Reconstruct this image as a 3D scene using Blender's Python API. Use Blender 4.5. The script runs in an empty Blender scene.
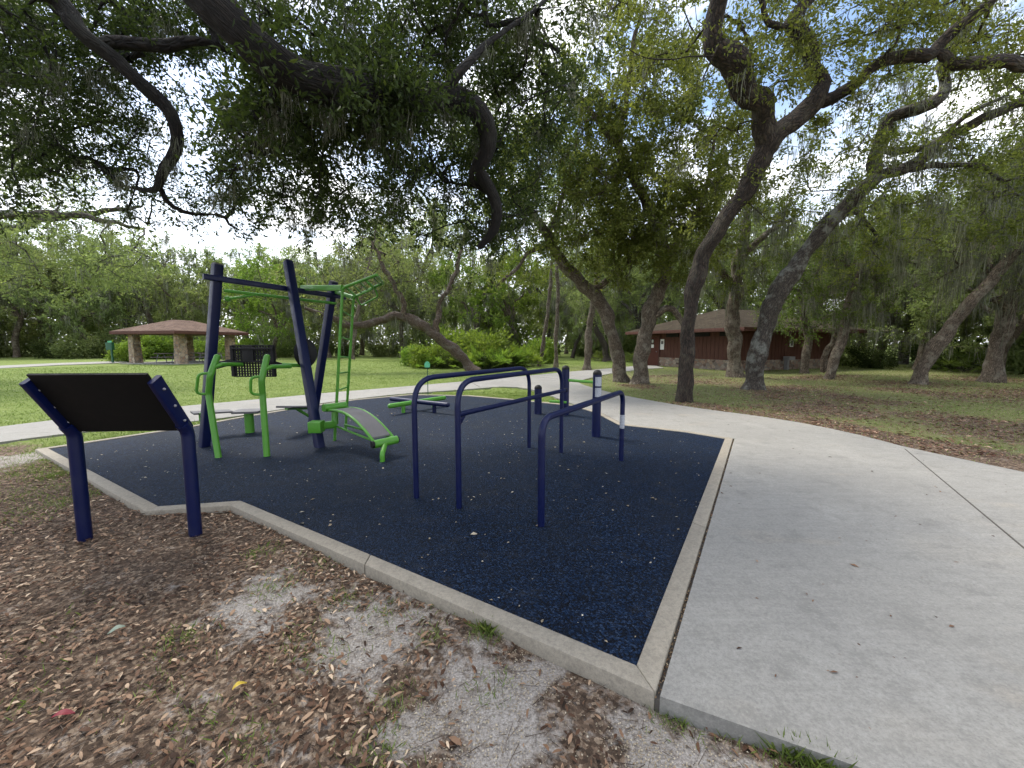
import bpy, bmesh, math, random
import numpy as np
from mathutils import Vector, Matrix
from mathutils.geometry import tessellate_polygon

random.seed(7)
rng = np.random.default_rng(11)
scene = bpy.context.scene
col = scene.collection
R = math.radians
PI = math.pi

# ------------------------------------------------------------------ camera
CAM_H, PITCH, FOC = 1.6, R(5.9), 390.0
cam_data = bpy.data.cameras.new('camera')
cam = bpy.data.objects.new('camera', cam_data)
col.objects.link(cam)
cam.location = (0, 0, CAM_H)
cam.rotation_euler = (R(90) - PITCH, 0, 0)
cam_data.sensor_width = 36
cam_data.lens = FOC / 1024 * 36
cam_data.clip_start = 0.05
cam_data.clip_end = 2000
scene.camera = cam
CP, SP = math.cos(PITCH), math.sin(PITCH)


def ray(px, py):
    dx, dv = (px - 512) / FOC, (384 - py) / FOC
    return np.array([dx, CP + SP * dv, -SP + CP * dv])


def P(px, py, d):
    """the survey point seen in direction (px, py) at distance d straight ahead"""
    r = ray(px, py)
    return np.array([0, 0, CAM_H]) + r * (d / r[1])


def G(px, py, z=0.0):
    """the survey point seen in direction (px, py) on the level z"""
    r = ray(px, py)
    return np.array([0, 0, CAM_H]) + r * ((z - CAM_H) / r[2])


# ------------------------------------------------------------------ object helpers
ORG = {}


def props(o, label=None, cat=None, group=None, kind=None):
    for k, v in (('label', label), ('category', cat), ('group', group), ('kind', kind)):
        if v:
            o[k] = v
    return o


def thing(name, label, cat, loc, group=None):
    o = bpy.data.objects.new(name, None)
    o.empty_display_size = 0.2
    col.objects.link(o)
    o.location = tuple(float(v) for v in loc)
    ORG[o.name] = np.array(o.location)
    return props(o, label, cat, group)


def link_mesh(name, me, mats, parent=None, org=None):
    o = bpy.data.objects.new(name, me)
    col.objects.link(o)
    for m in (mats if isinstance(mats, (list, tuple)) else [mats]):
        me.materials.append(m)
    if parent is not None:
        o.parent = parent
        ORG[o.name] = ORG[parent.name]
    else:
        org = np.zeros(3) if org is None else np.array(org, float)
        o.location = tuple(org)
        ORG[o.name] = org
    return o


def copy_tree(o, parent=None):
    c = o.copy()
    col.objects.link(c)
    if parent is not None:
        c.parent = parent
    for ch in list(o.children):
        copy_tree(ch, c)
    return c


def unit(v):
    v = np.asarray(v, float)
    n = np.linalg.norm(v, axis=-1, keepdims=True)
    return v / np.maximum(n, 1e-9)


def catmull(pts, step):
    """smooth resampling of rows of floats; the first three columns are a position"""
    pts = np.asarray(pts, float)
    if len(pts) < 3:
        n = max(2, int(np.linalg.norm(pts[1, :3] - pts[0, :3]) / step) + 1)
        t = np.linspace(0, 1, n)[:, None]
        return pts[0] * (1 - t) + pts[1] * t
    p = np.vstack([2 * pts[0] - pts[1], pts, 2 * pts[-1] - pts[-2]])
    out = []
    for i in range(1, len(p) - 2):
        n = max(2, int(np.linalg.norm(p[i + 1, :3] - p[i, :3]) / step))
        t = (np.arange(n) / n)[:, None]
        a, b, c, d = p[i - 1], p[i], p[i + 1], p[i + 2]
        out.append(0.5 * (2 * b + (c - a) * t + (2 * a - 5 * b + 4 * c - d) * t ** 2 + (3 * b - a - 3 * c + d) * t ** 3))
    out.append(pts[-1:])
    return np.vstack(out)


class MB:
    """collects shapes that become ONE mesh object"""

    def __init__(self):
        self.v, self.f = [], []

    def add(self, vs, fs):
        b = len(self.v)
        self.v.extend([tuple(map(float, v)) for v in vs])
        self.f.extend([tuple(b + i for i in f) for f in fs])
        return self

    def sweep(self, path, prof, up=(0, 0, 1), cap=True, scale=None):
        path = np.asarray(path, float)
        n, k = len(path), len(prof)
        tan = np.gradient(path, axis=0) if n > 2 else np.array([path[1] - path[0]] * 2)
        tan = unit(tan)
        up = np.array(up, float)
        if abs(np.dot(unit(up), tan[0])) > 0.98:
            up = np.array([0, 1.0, 0]) if abs(tan[0][1]) < 0.9 else np.array([1.0, 0, 0])
        u = unit(up - tan[0] * np.dot(up, tan[0]))
        vs = []
        for i in range(n):
            u = unit(u - tan[i] * np.dot(u, tan[i]))
            w = np.cross(tan[i], u)
            s = 1 if scale is None else scale[i]
            for (a, b) in prof:
                vs.append(path[i] + (w * a + u * b) * s)
        fs = []
        for i in range(n - 1):
            for j in range(k):
                j2 = (j + 1) % k
                fs.append((i * k + j, i * k + j2, (i + 1) * k + j2, (i + 1) * k + j))
        if cap:
            fs.append(tuple(range(k))[::-1])
            fs.append(tuple((n - 1) * k + j for j in range(k)))
        return self.add(vs, fs)

    def tube(self, path, r, sides=12, cap=True):
        pr = [(r * math.cos(2 * PI * j / sides), r * math.sin(2 * PI * j / sides)) for j in range(sides)]
        return self.sweep(path, pr, cap=cap)

    def bar(self, a, b, w, h, up=(0, 0, 1), rad=0.012):
        return self.sweep([a, b], rrect(w, h, rad), up)

    def box(self, c, s, rz=0.0, rad=0.0):
        """axis box with optional vertical edge rounding, centre c, size s"""
        c = np.array(c, float)
        pr = rrect(s[0], s[1], rad) if rad > 0 else [(-s[0] / 2, -s[1] / 2), (s[0] / 2, -s[1] / 2), (s[0] / 2, s[1] / 2), (-s[0] / 2, s[1] / 2)]
        cz, sz = math.cos(rz), math.sin(rz)
        k = len(pr)
        vs = [(c[0] + a * cz - b * sz, c[1] + a * sz + b * cz, c[2] + z) for z in (-s[2] / 2, s[2] / 2) for a, b in pr]
        fs = [(j, (j + 1) % k, k + (j + 1) % k, k + j) for j in range(k)] + [tuple(range(k))[::-1], tuple(range(k, 2 * k))]
        return self.add(vs, fs)

    def prism(self, poly, z0, z1):
        """extruded plan outline"""
        poly = [tuple(p[:2]) for p in poly]
        area = sum(poly[i][0] * poly[(i + 1) % len(poly)][1] - poly[(i + 1) % len(poly)][0] * poly[i][1] for i in range(len(poly)))
        if area < 0:
            poly = poly[::-1]
        k = len(poly)
        tris = tessellate_polygon([[Vector((x, y, 0)) for x, y in poly]])
        vs = [(x, y, z0) for x, y in poly] + [(x, y, z1) for x, y in poly]
        fs = [(j, (j + 1) % k, k + (j + 1) % k, k + j) for j in range(k)]
        for a, b, c in tris:
            (x1, y1), (x2, y2), (x3, y3) = poly[a], poly[b], poly[c]
            if (x2 - x1) * (y3 - y1) - (x3 - x1) * (y2 - y1) < 0:
                a, c = c, a
            fs.append((k + a, k + b, k + c))
            fs.append((c, b, a))
        return self.add(vs, fs)

    def ball(self, c, r, n=10, squash=(1, 1, 1)):
        vs, fs = [], []
        m = n * 2
        for i in range(n + 1):
            th = PI * i / n
            for j in range(m):
                ph = 2 * PI * j / m
                vs.append((c[0] + r * squash[0] * math.sin(th) * math.cos(ph), c[1] + r * squash[1] * math.sin(th) * math.sin(ph), c[2] + r * squash[2] * math.cos(th)))
        for i in range(n):
            for j in range(m):
                fs.append((i * m + j, (i + 1) * m + j, (i + 1) * m + (j + 1) % m, i * m + (j + 1) % m))
        return self.add(vs, fs)

    def build(self, name, mat, parent=None, smooth=True, org=None, angle=38, bevel=0.0):
        o0 = ORG[parent.name] if parent is not None else (np.zeros(3) if org is None else np.array(org, float))
        me = bpy.data.meshes.new(name)
        me.from_pydata([tuple(np.array(v) - o0) for v in self.v], [], self.f)
        me.validate()
        if bevel > 0:
            bm = bmesh.new()
            bm.from_mesh(me)
            es = [e for e in bm.edges if len(e.link_faces) == 2 and e.calc_face_angle(0) > R(30)]
            bmesh.ops.bevel(bm, geom=es, offset=bevel, segments=2, affect='EDGES', profile=0.5)
            bm.to_mesh(me)
            bm.free()
        if smooth:
            me.polygons.foreach_set('use_smooth', [True] * len(me.polygons))
            me.set_sharp_from_angle(angle=R(angle))
        return link_mesh(name, me, mat, parent, None if parent is not None else o0)


def rrect(w, h, rad, seg=3):
    rad = min(rad, w * 0.49, h * 0.49)
    out = []
    for cx, cy, a0 in ((w / 2 - rad, -h / 2 + rad, -90), (w / 2 - rad, h / 2 - rad, 0), (-w / 2 + rad, h / 2 - rad, 90), (-w / 2 + rad, -h / 2 + rad, 180)):
        for k in range(seg + 1):
            a = R(a0 + 90 * k / seg)
            out.append((cx + rad * math.cos(a), cy + rad * math.sin(a)))
    return out


def bent(pts, rad, seg=7):
    """polyline with its inner corners rounded"""
    pts = [np.array(p, float) for p in pts]
    out = [pts[0]]
    for i in range(1, len(pts) - 1):
        a, b, c = pts[i - 1], pts[i], pts[i + 1]
        u, v = unit(a - b), unit(c - b)
        ang = math.acos(max(-1, min(1, float(np.dot(u, v)))))
        t = min(rad / math.tan(ang / 2), 0.48 * np.linalg.norm(a - b), 0.48 * np.linalg.norm(c - b))
        p, q = b + u * t, b + v * t
        for k in range(seg + 1):
            s = k / seg
            out.append((1 - s) ** 2 * p + 2 * s * (1 - s) * b + s * s * q)
    out.append(pts[-1])
    return np.array(out)


def raw_mesh(name, v, quads, mats, parent=None, rnd=None, uv=None, smooth=False, org=None):
    """a big mesh from arrays; quads n x 4 (or n x 3)"""
    o0 = ORG[parent.name] if parent is not None else (np.zeros(3) if org is None else np.array(org, float))
    v = np.asarray(v, np.float32) - o0.astype(np.float32)
    quads = np.asarray(quads, np.int32)
    k = quads.shape[1]
    me = bpy.data.meshes.new(name)
    me.vertices.add(len(v))
    me.vertices.foreach_set('co', v.ravel())
    me.loops.add(quads.size)
    me.loops.foreach_set('vertex_index', quads.ravel())
    me.polygons.add(len(quads))
    me.polygons.foreach_set('loop_start', np.arange(0, quads.size, k, dtype=np.int32))
    me.polygons.foreach_set('loop_total', np.full(len(quads), k, np.int32))
    me.polygons.foreach_set('use_smooth', np.full(len(quads), smooth, bool))
    if rnd is not None:
        at = me.attributes.new('rnd', 'FLOAT', 'POINT')
        at.data.foreach_set('value', np.asarray(rnd, np.float32))
    if uv is not None:
        ul = me.uv_layers.new(name='UVMap')
        ul.data.foreach_set('uv', np.asarray(uv, np.float32)[quads.ravel()].ravel())
    me.update(calc_edges=True)
    return link_mesh(name, me, mats, parent, None if parent is not None else o0)


# ------------------------------------------------------------------ materials
def mat(name):
    m = bpy.data.materials.new(name)
    m.use_nodes = True
    nt = m.node_tree
    b = nt.nodes['Principled BSDF']
    return m, nt, b


def N(nt, t, **kw):
    n = nt.nodes.new(t)
    for k, v in kw.items():
        if k in n.inputs.keys():
            n.inputs[k].default_value = v
        else:
            setattr(n, k, v)
    return n


def ramp(nt, src, stops, interp='LINEAR'):
    r = nt.nodes.new('ShaderNodeValToRGB')
    r.color_ramp.interpolation = interp
    el = r.color_ramp.elements
    while len(el) < len(stops):
        el.new(0.5)
    for e, (p, c) in zip(el, stops):
        e.position = p
        e.color = (*c, 1) if len(c) == 3 else c
    nt.links.new(src, r.inputs[0])
    return r.outputs[0]


def mixc(nt, fac, a, b, blend='MIX'):
    m = nt.nodes.new('ShaderNodeMix')
    m.data_type = 'RGBA'
    m.blend_type = blend
    for sock, val in ((m.inputs[0], fac), (m.inputs[6], a), (m.inputs[7], b)):
        if isinstance(val, bpy.types.NodeSocket):
            nt.links.new(val, sock)
        elif isinstance(val, (tuple, list)):
            sock.default_value = (*val, 1) if len(val) == 3 else val
        else:
            sock.default_value = val
    return m.outputs[2]


def math_n(nt, op, a, b=0.5, clamp=False):
    m = nt.nodes.new('ShaderNodeMath')
    m.operation = op
    m.use_clamp = clamp
    for s, val in ((m.inputs[0], a), (m.inputs[1], b)):
        if isinstance(val, bpy.types.NodeSocket):
            nt.links.new(val, s)
        else:
            s.default_value = val
    return m.outputs[0]


def coords(nt, kind='Object', scale=(1, 1, 1)):
    tc = nt.nodes.new('ShaderNodeTexCoord')
    mp = nt.nodes.new('ShaderNodeMapping')
    mp.inputs['Scale'].default_value = scale
    nt.links.new(tc.outputs[kind], mp.inputs[0])
    return mp.outputs[0]


def geo_pos(nt, scale=(1, 1, 1), rot=(0, 0, 0)):
    g = nt.nodes.new('ShaderNodeNewGeometry')
    mp = nt.nodes.new('ShaderNodeMapping')
    mp.inputs['Scale'].default_value = scale
    mp.inputs['Rotation'].default_value = rot
    nt.links.new(g.outputs['Position'], mp.inputs[0])
    return mp.outputs[0]


def noise(nt, vec, scale, detail=4, rough=0.55, out=0):
    n = nt.nodes.new('ShaderNodeTexNoise')
    n.inputs['Scale'].default_value = scale
    n.inputs['Detail'].default_value = detail
    n.inputs['Roughness'].default_value = rough
    if vec is not None:
        nt.links.new(vec, n.inputs['Vector'])
    return n.outputs[out]


def voro(nt, vec, scale, feature='F1', out='Distance'):
    n = nt.nodes.new('ShaderNodeTexVoronoi')
    n.feature = feature
    n.inputs['Scale'].default_value = scale
    nt.links.new(vec, n.inputs['Vector'])
    return n.outputs[out]


def bump(nt, b, h, strength=0.4, dist=0.01):
    n = nt.nodes.new('ShaderNodeBump')
    n.inputs['Strength'].default_value = strength
    n.inputs['Distance'].default_value = dist
    nt.links.new(h, n.inputs['Height'])
    nt.links.new(n.outputs[0], b.inputs['Normal'])


def paint(name, c, rough=0.38, dirt=(0.09, 0.085, 0.075), amt=0.35, spec=0.5):
    m, nt, b = mat(name)
    v = geo_pos(nt)
    n1 = noise(nt, v, 7, 6, 0.65)
    n2 = noise(nt, v, 60, 3)
    f = math_n(nt, 'MULTIPLY', ramp(nt, n1, [(0.5, (0, 0, 0)), (0.8, (1, 1, 1))]), amt)
    nt.links.new(mixc(nt, f, c, dirt), b.inputs['Base Color'])
    nt.links.new(ramp(nt, n1, [(0.3, (rough,) * 3), (0.8, (rough + 0.25,) * 3)]), b.inputs['Roughness'])
    bump(nt, b, n2, 0.08, 0.002)
    b.inputs['Specular IOR Level'].default_value = spec
    return m


def leafmat(name, stops, trans=0.45, rough=0.5, tint=1.25):
    m, nt, b = mat(name)
    at = N(nt, 'ShaderNodeAttribute', attribute_name='rnd')
    c = ramp(nt, at.outputs['Fac'], stops)
    oi = N(nt, 'ShaderNodeObjectInfo')
    hs = N(nt, 'ShaderNodeHueSaturation')
    nt.links.new(ramp(nt, oi.outputs['Random'], [(0, (0.485,) * 3), (1, (0.512,) * 3)]), hs.inputs['Hue'])
    nt.links.new(ramp(nt, oi.outputs['Random'], [(0, (0.85,) * 3), (1, (1.0,) * 3)]), hs.inputs['Value'])
    nt.links.new(c, hs.inputs['Color'])
    c = hs.outputs[0]
    nt.links.new(c, b.inputs['Base Color'])
    b.inputs['Roughness'].default_value = rough
    b.inputs['Specular IOR Level'].default_value = 0.2
    tr = N(nt, 'ShaderNodeBsdfTranslucent')
    nt.links.new(mixc(nt, 1.0, c, (tint * 1.05, tint * 1.1, tint * 0.7), 'MULTIPLY'), tr.inputs[0])
    mx = N(nt, 'ShaderNodeMixShader')
    mx.inputs[0].default_value = trans
    nt.links.new(b.outputs[0], mx.inputs[1])
    nt.links.new(tr.outputs[0], mx.inputs[2])
    nt.links.new(mx.outputs[0], nt.nodes['Material Output'].inputs[0])
    return m


M = {}
M['blue'] = paint('navy_paint', (0.0022, 0.0060, 0.044), 0.3, (0.010, 0.014, 0.040), 0.45, 0.28)
M['green'] = paint('green_paint', (0.072, 0.26, 0.02), 0.34, (0.08, 0.13, 0.04), 0.4)
M['dkgreen'] = paint('dark_green_paint', (0.006, 0.075, 0.035), 0.4)
M['mint'] = paint('pale_green_paint', (0.12, 0.5, 0.26), 0.4)
M['black'] = paint('black_plastic', (0.006, 0.006, 0.007), 0.5, (0.012, 0.012, 0.012), 0.3, 0.25)
M['panelback'] = paint('panel_back', (0.0035, 0.0034, 0.0034), 0.6, (0.006, 0.0055, 0.005), 0.5, 0.2)
M['deckgrey'] = paint('grey_deck', (0.12, 0.115, 0.12), 0.6, (0.1, 0.09, 0.08))
M['steel'] = paint('galvanised_steel', (0.22, 0.22, 0.23), 0.45)
M['bolt'] = paint('bolt_steel', (0.25, 0.25, 0.27), 0.4)


def sticker_mat():
    m, nt, b = mat('sticker')
    v = coords(nt, 'Generated')
    sx = N(nt, 'ShaderNodeSeparateXYZ')
    nt.links.new(v, sx.inputs[0])
    w = math_n(nt, 'FRACT', math_n(nt, 'MULTIPLY', sx.outputs[2], 9.0))
    line = math_n(nt, 'GREATER_THAN', w, 0.62)
    n = noise(nt, coords(nt, 'Generated', (9, 9, 0.5)), 3, 1)
    line = math_n(nt, 'MULTIPLY', line, math_n(nt, 'GREATER_THAN', n, 0.45))
    nt.links.new(mixc(nt, line, (0.40, 0.42, 0.46), (0.13, 0.14, 0.17)), b.inputs['Base Color'])
    b.inputs['Roughness'].default_value = 0.4
    return m


M['sticker'] = sticker_mat()


def concrete_mat(name, base=(0.285, 0.273, 0.247), streak=True):
    m, nt, b = mat(name)
    v = geo_pos(nt)
    big = noise(nt, v, 0.55, 5, 0.6)
    st = noise(nt, geo_pos(nt, (0.5, 7.0, 1), (0, 0, R(14))), 2.6, 7, 0.65)
    fine = noise(nt, v, 140, 3, 0.7)
    mid = noise(nt, v, 11, 6, 0.75)
    pit = voro(nt, v, 75)
    grain = noise(nt, v, 48, 4, 0.8)
    k = lambda s: tuple(x * s for x in base)
    c = ramp(nt, big, [(0.3, k(0.83)), (0.55, k(1.0)), (0.75, (base[0] * 1.12, base[1] * 1.07, base[2] * 1.0))])
    if streak:
        c = mixc(nt, ramp(nt, st, [(0.42, (0, 0, 0)), (0.7, (0.42, 0.42, 0.42))]), c, k(0.66))
        rust = noise(nt, geo_pos(nt, (1, 2.2, 1), (0, 0, R(10))), 0.8, 3)
        c = mixc(nt, ramp(nt, rust, [(0.6, (0, 0, 0)), (0.8, (0.35, 0.35, 0.35))]), c, (0.42, 0.33, 0.22))
        spot = noise(nt, v, 3.1, 6, 0.75)
        c = mixc(nt, ramp(nt, spot, [(0.53, (0, 0, 0)), (0.68, (0.7, 0.7, 0.7))]), c, k(0.58))
        spot2 = noise(nt, geo_pos(nt, (1.3, 1, 1)), 0.9, 5, 0.7)
        c = mixc(nt, ramp(nt, spot2, [(0.55, (0, 0, 0)), (0.7, (0.4, 0.4, 0.4))]), c, k(1.35))
    c = mixc(nt, ramp(nt, mid, [(0.46, (0, 0, 0)), (0.7, (0.6, 0.6, 0.6))]), c, k(0.62))
    c = mixc(nt, ramp(nt, grain, [(0.36, (0.55, 0.55, 0.55)), (0.52, (0, 0, 0))]), c, k(0.55))
    c = mixc(nt, ramp(nt, grain, [(0.55, (0, 0, 0)), (0.7, (0.5, 0.5, 0.5))]), c, k(1.3))
    c = mixc(nt, ramp(nt, pit, [(0.05, (0.6, 0.6, 0.6)), (0.13, (0, 0, 0))]), c, k(0.42))
    c = mixc(nt, ramp(nt, fine, [(0.35, (0.3, 0.3, 0.3)), (0.5, (0, 0, 0))]), c, k(0.5))
    nt.links.new(c, b.inputs['Base Color'])
    b.inputs['Roughness'].default_value = 0.85
    bump(nt, b, math_n(nt, 'ADD', fine, math_n(nt, 'MULTIPLY', st, 1.5)), 0.28, 0.004)
    return m


M['concrete'] = concrete_mat('concrete')
M['kerb'] = concrete_mat('kerb_concrete', (0.30, 0.265, 0.21), False)


def rubber_mat():
    m, nt, b = mat('rubber_granules')
    v = geo_pos(nt)
    cell = voro(nt, v, 92, 'F1', 'Color')
    dist = voro(nt, v, 92)
    sep = N(nt, 'ShaderNodeSeparateColor')
    nt.links.new(cell, sep.inputs[0])
    c = ramp(nt, sep.outputs[0], [(0.0, (0.0008, 0.0016, 0.004)), (0.4, (0.0018, 0.0054, 0.0145)), (0.8, (0.0042, 0.0165, 0.046)), (1.0, (0.024, 0.042, 0.08))])
    big = noise(nt, v, 0.9, 5, 0.6)
    c = mixc(nt, ramp(nt, big, [(0.45, (0, 0, 0)), (0.72, (0.55, 0.55, 0.55))]), c, (0.012, 0.0155, 0.022))
    sc1 = noise(nt, geo_pos(nt), 3.3, 6, 0.75)
    c = mixc(nt, ramp(nt, sc1, [(0.54, (0, 0, 0)), (0.70, (0.5, 0.5, 0.5))]), c, (0.028, 0.030, 0.034))
    nt.links.new(c, b.inputs['Base Color'])
    b.inputs['Roughness'].default_value = 0.7
    b.inputs['Specular IOR Level'].default_value = 0.14
    bump(nt, b, math_n(nt, 'SUBTRACT', 1.0, dist), 0.9, 0.008)
    return m


M['rubber'] = rubber_mat()


def bark_mat(name, dark, mid, pale, lichen=(0.27, 0.28, 0.24), la=0.55, scale=1.0):
    m, nt, b = mat(name)
    tc = N(nt, 'ShaderNodeTexCoord')
    mp = N(nt, 'ShaderNodeMapping')
    mp.inputs['Scale'].default_value = (1.0, 0.28, 1)
    nt.links.new(tc.outputs['UV'], mp.inputs[0])
    nz = noise(nt, mp.outputs[0], 6, 4, out=1)
    warp = N(nt, 'ShaderNodeVectorMath', operation='MULTIPLY_ADD')
    nt.links.new(nz, warp.inputs[0])
    warp.inputs[1].default_value = (0.12, 0.12, 0.12)
    nt.links.new(mp.outputs[0], warp.inputs[2])
    cr = voro(nt, warp.outputs[0], 22 * scale, 'DISTANCE_TO_EDGE')
    v = geo_pos(nt)
    n1 = noise(nt, v, 3.2, 6, 0.65)
    n2 = noise(nt, v, 34, 5, 0.7)
    c = ramp(nt, cr, [(0.0, dark), (0.12, mid), (0.5, pale)])
    c = mixc(nt, ramp(nt, n2, [(0.35, (0.55, 0.55, 0.55)), (0.6, (0, 0, 0))]), c, dark)
    c = mixc(nt, ramp(nt, n1, [(0.5, (0, 0, 0)), (0.62, (la, la, la))]), c, lichen)
    nt.links.new(c, b.inputs['Base Color'])
    b.inputs['Roughness'].default_value = 0.9
    h = math_n(nt, 'ADD', ramp(nt, cr, [(0, (0, 0, 0)), (0.25, (1, 1, 1))]), math_n(nt, 'MULTIPLY', n2, 0.7))
    bump(nt, b, h, 0.8, 0.025)
    return m


M['bark'] = bark_mat('oak_bark', (0.018, 0.014, 0.011), (0.075, 0.06, 0.047), (0.15, 0.125, 0.1))
M['bark_dark'] = bark_mat('dark_oak_bark', (0.007, 0.005, 0.0035), (0.034, 0.022, 0.015), (0.085, 0.058, 0.039), (0.11, 0.098, 0.068), 0.32)
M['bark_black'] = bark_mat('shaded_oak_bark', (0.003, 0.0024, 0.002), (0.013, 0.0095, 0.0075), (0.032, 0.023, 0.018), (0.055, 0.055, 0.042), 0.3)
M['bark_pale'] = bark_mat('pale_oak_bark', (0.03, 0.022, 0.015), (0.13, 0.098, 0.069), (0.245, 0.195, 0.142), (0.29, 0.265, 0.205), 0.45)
M['bark_brown'] = bark_mat('brown_oak_bark', (0.03, 0.02, 0.014), (0.11, 0.075, 0.052), (0.2, 0.145, 0.105), (0.25, 0.24, 0.2), 0.3)

M['leaf'] = leafmat('oak_leaves', [(0, (0.0605, 0.0858, 0.0198)), (0.5, (0.1155, 0.1562, 0.0352)), (0.9, (0.1925, 0.2365, 0.0572)), (1, (0.275, 0.275, 0.088))], 0.45, 0.5, 1.2)
M['leaf_olive'] = leafmat('olive_oak_leaves', [(0, (0.07, 0.092, 0.022)), (0.5, (0.14, 0.172, 0.040)), (0.9, (0.225, 0.255, 0.062)), (1, (0.32, 0.31, 0.10))], 0.5, 0.5, 1.25)
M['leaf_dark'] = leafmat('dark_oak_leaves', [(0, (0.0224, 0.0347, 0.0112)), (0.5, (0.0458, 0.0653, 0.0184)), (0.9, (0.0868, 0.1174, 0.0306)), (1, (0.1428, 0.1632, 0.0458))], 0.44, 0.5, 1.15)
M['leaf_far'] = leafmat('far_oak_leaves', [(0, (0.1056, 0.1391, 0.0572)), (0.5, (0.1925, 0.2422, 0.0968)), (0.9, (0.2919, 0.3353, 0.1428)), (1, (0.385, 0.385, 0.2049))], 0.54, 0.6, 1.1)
M['leaf_bright'] = leafmat('bright_leaves', [(0, (0.085, 0.14, 0.022)), (0.5, (0.16, 0.24, 0.038)), (0.9, (0.25, 0.33, 0.065)), (1, (0.34, 0.36, 0.1))], 0.45, 0.5, 1.15)
M['moss'] = leafmat('spanish_moss', [(0, (0.115, 0.1219, 0.092)), (0.6, (0.207, 0.2139, 0.1667)), (1, (0.322, 0.322, 0.2645))], 0.35, 0.9, 0.9)
M['grass'] = leafmat('grass_blades', [(0, (0.0874, 0.13, 0.0276)), (0.5, (0.161, 0.234, 0.0524)), (0.85, (0.2438, 0.3068, 0.0897)), (1, (0.3864, 0.3952, 0.207))], 0.35, 0.6, 1.1)
M['litter'] = leafmat('dead_leaves', [(0, (0.0374, 0.0211, 0.0125)), (0.25, (0.1062, 0.0563, 0.0318)), (0.55, (0.2374, 0.1437, 0.085)), (0.8, (0.4248, 0.2936, 0.187)), (1, (0.6871, 0.5372, 0.374))], 0.1, 0.65, 0.9)
M['stick'] = leafmat('dead_sticks', [(0, (0.03, 0.02, 0.014)), (0.6, (0.09, 0.065, 0.048)), (1, (0.24, 0.2, 0.16))], 0.0, 0.9)
M['chips'] = leafmat('dry_bits', [(0, (0.2, 0.15, 0.1)), (0.5, (0.4, 0.33, 0.24)), (1, (0.6, 0.53, 0.43))], 0.1, 0.7, 0.9)
# ------------------------------------------------------------------ plants
class Wood:
    """gathers limb tubes into one bark mesh with UVs"""

    def __init__(self):
        self.v, self.q, self.uv, self.n = [], [], [], 0

    def limb(self, path, rad, sides=12, rough=0.07, seed=0):
        path = np.asarray(path, float)
        rad = np.asarray(rad, float)
        n = len(path)
        if n < 2:
            return
        tan = unit(np.gradient(path, axis=0))
        ref = np.array([0.31, 0.17, 0.93])
        u = ref - tan[0] * np.dot(ref, tan[0])
        if np.linalg.norm(u) < 0.1:
            u = np.array([1.0, 0, 0])
        u = unit(u)
        ln = np.concatenate([[0], np.cumsum(np.linalg.norm(np.diff(path, axis=0), axis=1))])
        ang = np.linspace(0, 2 * PI, sides + 1)
        ph = np.random.default_rng(seed + 5).uniform(0, 6.28, 8)
        rows, uvs = [], []
        for i in range(n):
            u = unit(u - tan[i] * np.dot(u, tan[i]))
            w = np.cross(tan[i], u)
            rr = rad[i] * (1 + min(1, n / 12) * 0.07 * (math.sin(ln[i] * 2.7 + ph[4]) + math.sin(ln[i] * 6.3 + ph[5]) * np.sin(ang + ph[6]) + 0.8 * math.sin(ln[i] * 11 + ph[7]) * np.sin(ang * 2 + ph[5])) + rough * (np.sin(ang * 2 + ln[i] * 1.9 + ph[0]) + 0.7 * np.sin(ang * 3 - ln[i] * 3.1 + ph[1]) + 0.5 * np.sin(ang * 5 + ln[i] * 5.3 + ph[2]) + 0.8 * math.sin(ln[i] * 4.3 + ph[3])))
            rows.append(path[i] + np.outer(np.cos(ang) * rr, u) + np.outer(np.sin(ang) * rr, w))
            uvs.append(np.stack([ang / (2 * PI) * max(0.25, round(2 * PI * rad[0] * 2) / 2), np.full(sides + 1, ln[i])], 1))
        k = sides + 1
        i, j = np.meshgrid(np.arange(n - 1), np.arange(sides), indexing='ij')
        a = (i * k + j).ravel() + self.n
        self.q.append(np.stack([a, a + 1, a + k + 1, a + k], 1))
        self.v.append(np.vstack(rows))
        self.uv.append(np.vstack(uvs))
        self.n += n * k

    def twigs(self, a, b, r0, r1):
        """many straight three sided twigs"""
        a, b = np.asarray(a, float), np.asarray(b, float)
        d = unit(b - a)
        u = unit(np.cross(d, np.array([0.3, 0.2, 0.93])))
        w = np.cross(d, u)
        vs = []
        for c, r in ((a, r0), (b, r1)):
            for t in range(3):
                vs.append(c + (u * math.cos(t * 2.094) + w * math.sin(t * 2.094)) * r)
        n = len(a)
        v = np.stack(vs, 1).reshape(-1, 3)
        base = np.arange(n)[:, None] * 6 + self.n
        q = np.concatenate([base + np.array([[0, 1, 4, 3]]), base + np.array([[1, 2, 5, 4]]), base + np.array([[2, 0, 3, 5]])])
        self.v.append(v)
        self.q.append(q)
        self.uv.append(np.tile(np.array([[0, 0], [.1, 0], [.2, 0], [0, .5], [.1, .5], [.2, .5]]), (n, 1)))
        self.n += 6 * n

    def build(self, name, m, parent):
        return raw_mesh(name, np.vstack(self.v), np.vstack(self.q), m, parent, uv=np.vstack(self.uv), smooth=True)


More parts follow.
